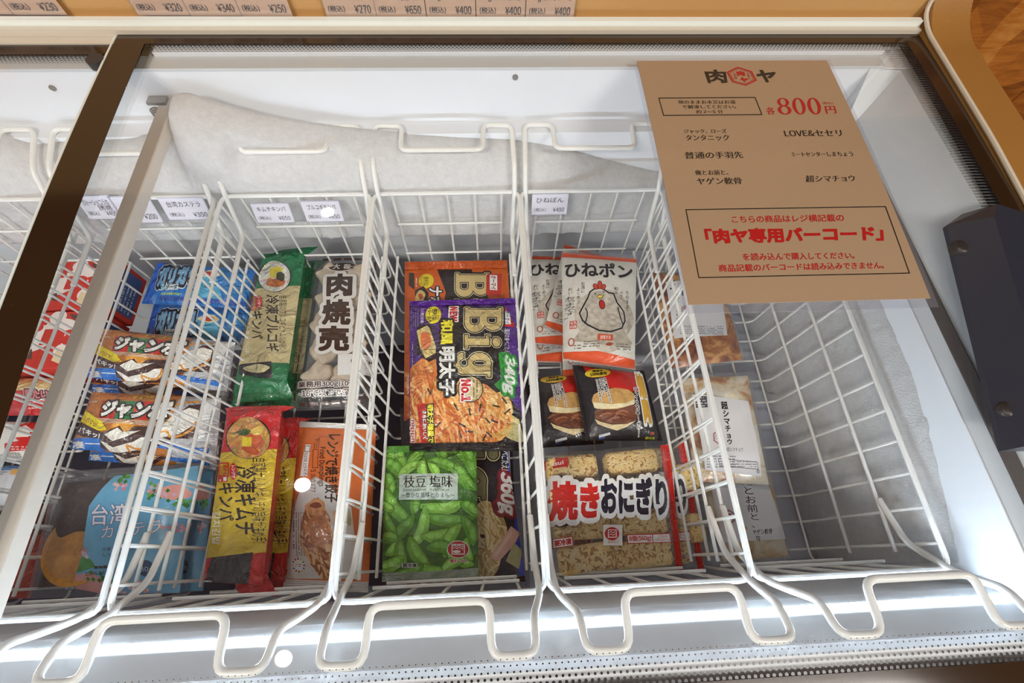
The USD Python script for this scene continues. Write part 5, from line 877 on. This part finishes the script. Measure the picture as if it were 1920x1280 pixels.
sc_ = lambda k: affinity.scale(H6, k, k, origin=hc); a.add(H6.difference(sc_(.87)), RD, 'emblem'); a.add(sc_(.81).difference(sc_(.765)), RD, 'emblem'); a.text('肉', q1((832, 165), (900, 167), (908, 210), (845, 210)), RD, .06, group='emblem'); a.text('ヤ', q1((858, 218), (930, 222), (925, 265), (875, 262)), RD, .06, group='emblem')
a.text('北海道', q1((805, 182), (830, 182), (845, 236), (818, 236)), RD, vert=True, group='emblem'); a.text('肉屋の', q1((915, 180), (935, 184), (955, 240), (930, 240)), RD, vert=True, group='emblem')
frame(q1((202, 397), (980, 393), (1030, 537), (238, 543)), 'thawing_frame'); a.text('袋のままお水又はお湯', q1((355, 416), (818, 416), (822, 446), (360, 446)), INK, .008, serif=.02); a.text('で解凍してください。', q1((385, 456), (822, 455), (826, 485), (392, 487)), INK, .008, serif=.02); a.text('約 2～5 分', q1((500, 498), (715, 497), (720, 527), (502, 528)), INK, .008, serif=.02)
a.text('各', q1((1062, 475), (1132, 475), (1140, 535), (1070, 537)), RD, .01, serif=.02)
def fat(ch):
    if ch == '0': return ell(.5, .5, .5, .5).difference(ell(.5, .5, .24, .44))
    return union_all([ell(.5, .74, .42, .26).difference(ell(.5, .75, .2, .2)), ell(.5, .27, .48, .27).difference(ell(.5, .27, .24, .215))])
for ch, q in (('8', ((1145, 398), (1252, 398), (1275, 537), (1165, 537))), ('0', ((1268, 398), (1370, 397), (1395, 537), (1290, 537))), ('0', ((1388, 397), (1490, 396), (1520, 537), (1412, 537)))): a.text(ch, q1(*q), RD, geom=fat(ch))
a.text('(税込)', q1((1518, 432), (1600, 432), (1608, 454), (1525, 454)), RD); a.text('円', q1((1535, 468), (1618, 466), (1632, 528), (1548, 532)), RD, .01, serif=.02)
for tx, q in (('ジャック、ローズ', ((398, 658), (738, 656), (745, 690), (402, 692))), ('タンタニック', ((412, 706), (758, 704), (766, 752), (418, 752))), ('LOVE&セセリ', ((1198, 668), (1658, 664), (1670, 715), (1212, 720))), ('普通の手羽先', ((400, 845), (862, 842), (874, 895), (405, 902))), ('ミートセンターしまちょう', ((1256, 848), (1742, 842), (1752, 880), (1264, 882))), ('俺とお前と、', ((482, 993), (745, 990), (752, 1030), (488, 1034))), ('ヤゲン軟骨', ((495, 1055), (850, 1050), (860, 1106), (500, 1112))), ('超シマチョウ', ((1362, 1036), (1750, 1032), (1764, 1082), (1368, 1090)))): a.text(tx, q1(*q), INK, .012, serif=.025)
frame(q2((206, 121), (1555, 98), (1708, 541), (292, 576)), 'barcode_frame'); a.text('こちらの商品はレジ横記載の', q2((512, 162), (1270, 148), (1276, 198), (520, 210)), RD, .012); a.text('「肉ヤ専用バーコード」', q2((326, 250), (1535, 225), (1540, 328), (345, 352)), RD, .05); a.text('を読み込んで購入してください。', q2((585, 412), (1338, 402), (1342, 448), (592, 462)), RD, .012); a.text('商品記載のバーコードは読み込みできません。', q2((422, 488), (1535, 466), (1538, 512), (430, 538)), RD, .012)
put_art(t, a, notice_surf, 'card_print', lift=.00005, edge=.02)

# ------------------------------------------------------------------ price cards on the back panel
def upright(x0, x1, z0, z1, y): s = Sheet([(x0, y, z1), (x1, y, z1), (x1, y, z0), (x0, y, z0)], 0, flat=True); s.n = np.array([0, -1., 0]); s.surf = lambda x, yy: (s.base(np.asarray(x)/s.W, np.asarray(yy)/s.H), np.tile([0, -1., 0], (len(x), 1))); return s
cards = [(-.5395, None, '', 'price card cut off at the left edge of the picture'), (-.4853, None, '¥230', 'kraft price card reading 230 yen, alone at the far left'), (-.3585, None, '¥320', 'kraft price card reading 320 yen, leftmost of the trio'), (-.3045, None, '¥340', 'kraft price card reading 340 yen, in the middle of the trio'), (-.2505, None, '¥250', 'kraft price card reading 250 yen, rightmost of the trio'), (-.1605, None, '¥270', 'kraft price card reading 270 yen, leftmost of the row of five'), (-.1066, '8個入り', '¥650', 'kraft price card for the pack of eight rice balls, 650 yen'), (-.0522, 'Big ナポリタン', '¥400', 'kraft price card for the Neapolitan pasta, 400 yen'), (.0022, 'Big 和風明太子', '¥400', 'kraft price card for the cod roe pasta, 400 yen'), (.0566, 'Big カルボナーラ', '¥400', 'kraft price card for the carbonara pasta, 400 yen, rightmost')]
for k, (x, nm, yen, lab) in enumerate(cards):
    x = .9959*x-.0072
    z0 = .0085-.004*k/9; t = Thing('price_card', lab, 'price card', (x+.0265, .545, z0), 'kraft price cards along the back panel')
    inked(t, 'card', bx(x+.0003, x+.0535, .5452, .5456, z0+.0015, z0+.040), (236, 198, 158), 'card_print', smooth=False)
    t.part('clear_holder', cat_([bx(x, x+.0540, .5432, .5438, z0, z0+.0405), bx(x, x+.0540, .5438, .5458, z0-.0004, z0+.0008)]), 'acrylic', False); s = upright(x, x+.054, z0+.0015, z0+.040, .5448); a = s.art([(0, 0), (540, 0), (540, 385), (0, 385)])
    a.text('(税込)', rq(40, 268, 215, 340), (44, 34, 28), .008); yen and a.text(yen, rq(320, 262, 490, 345), (44, 34, 28), .01)
    if nm: a.text(nm, rq(80 if len(nm) > 6 else 240, 118, 500, 212), (44, 34, 28), .006)
    put_art(t, a, s.surf, 'card_print', lift=.0001, edge=.02)
# ------------------------------------------------------------------ price tags on the basket rims
tags = [(-.4825, -.4430, -.1130, -.1430, ('ガトーショコラの', '誘惑'), '¥490', 'price tag for the chocolate gateau, beside the black lid border'), (-.4455, -.3985, -.1148, -.1490, ('大', None), '¥200', 'price tag reading 200 yen behind the beige bar'), (-.3900, -.3375, -.1176, -.1460, ('台湾カステラ', None), '¥350', 'price tag for the sponge cake, left of the kimbap basket'), (-.2860, -.2405, -.1265, -.1520, ('キムチキンパ', None), '¥650', 'price tag for the kimchi kimbap'), (-.2255, -.1795, -.1245, -.1516, ('ブルコギキンパ', None), '¥650', 'price tag for the bulgogi kimbap'), (.0567, .1020, -.1200, -.1478, ('ひねぽん', None), '¥490', 'price tag for the hen packets')]
for x0, x1, z1, z0, nm, yen, lab in tags:
    yf = lambda z: .4085-.33*(-.12-z); C = [np.array(p) for p in ((x0, yf(z1), z1), (x1, yf(z1), z1), (x1, yf(z0), z0), (x0, yf(z0), z0))]; s = Sheet(C, 0, flat=True); n = np.array([0, -1., .33]); n /= np.linalg.norm(n); s.n = n; s.surf = lambda x, y, s=s, n=n: (s.base(np.asarray(x)/s.W, np.asarray(y)/s.H), np.tile(n, (len(x), 1)))
    t = Thing('price_tag', lab, 'price tag', s.centre(), 'white price tags on the basket rims'); inked(t, 'card', s.body(4, 4, .0007), (228, 226, 238), 'card_print', smooth=False)
    e = tube([C[0]+n*.001, C[1]+n*.001], .0006, 6); e2 = tube([C[3]+n*.0015, C[2]+n*.0015], .0009, 6); t.part('clear_holder', cat_([e, e2, tube([C[1]+n*.001, C[2]+n*.001], .0004, 6)]), 'acrylic', 30)
    a = s.art([(0, 0), (480, 0), (480, 360), (0, 360)]); a.text(nm[0], rq(60 if len(nm[0]) > 1 else 250, 60, 420 if len(nm[0]) > 1 else 330, 150), (60, 56, 66)); 
    if nm[1]: a.text(nm[1], rq(230, 150, 420, 225), (60, 56, 66))
    a.text('(税込)', rq(40, 240, 190, 310), (60, 56, 66)); a.text(yen, rq(290, 238, 440, 312), (60, 56, 66)); put_art(t, a, s.surf, 'card_print', lift=.0002, edge=.02)
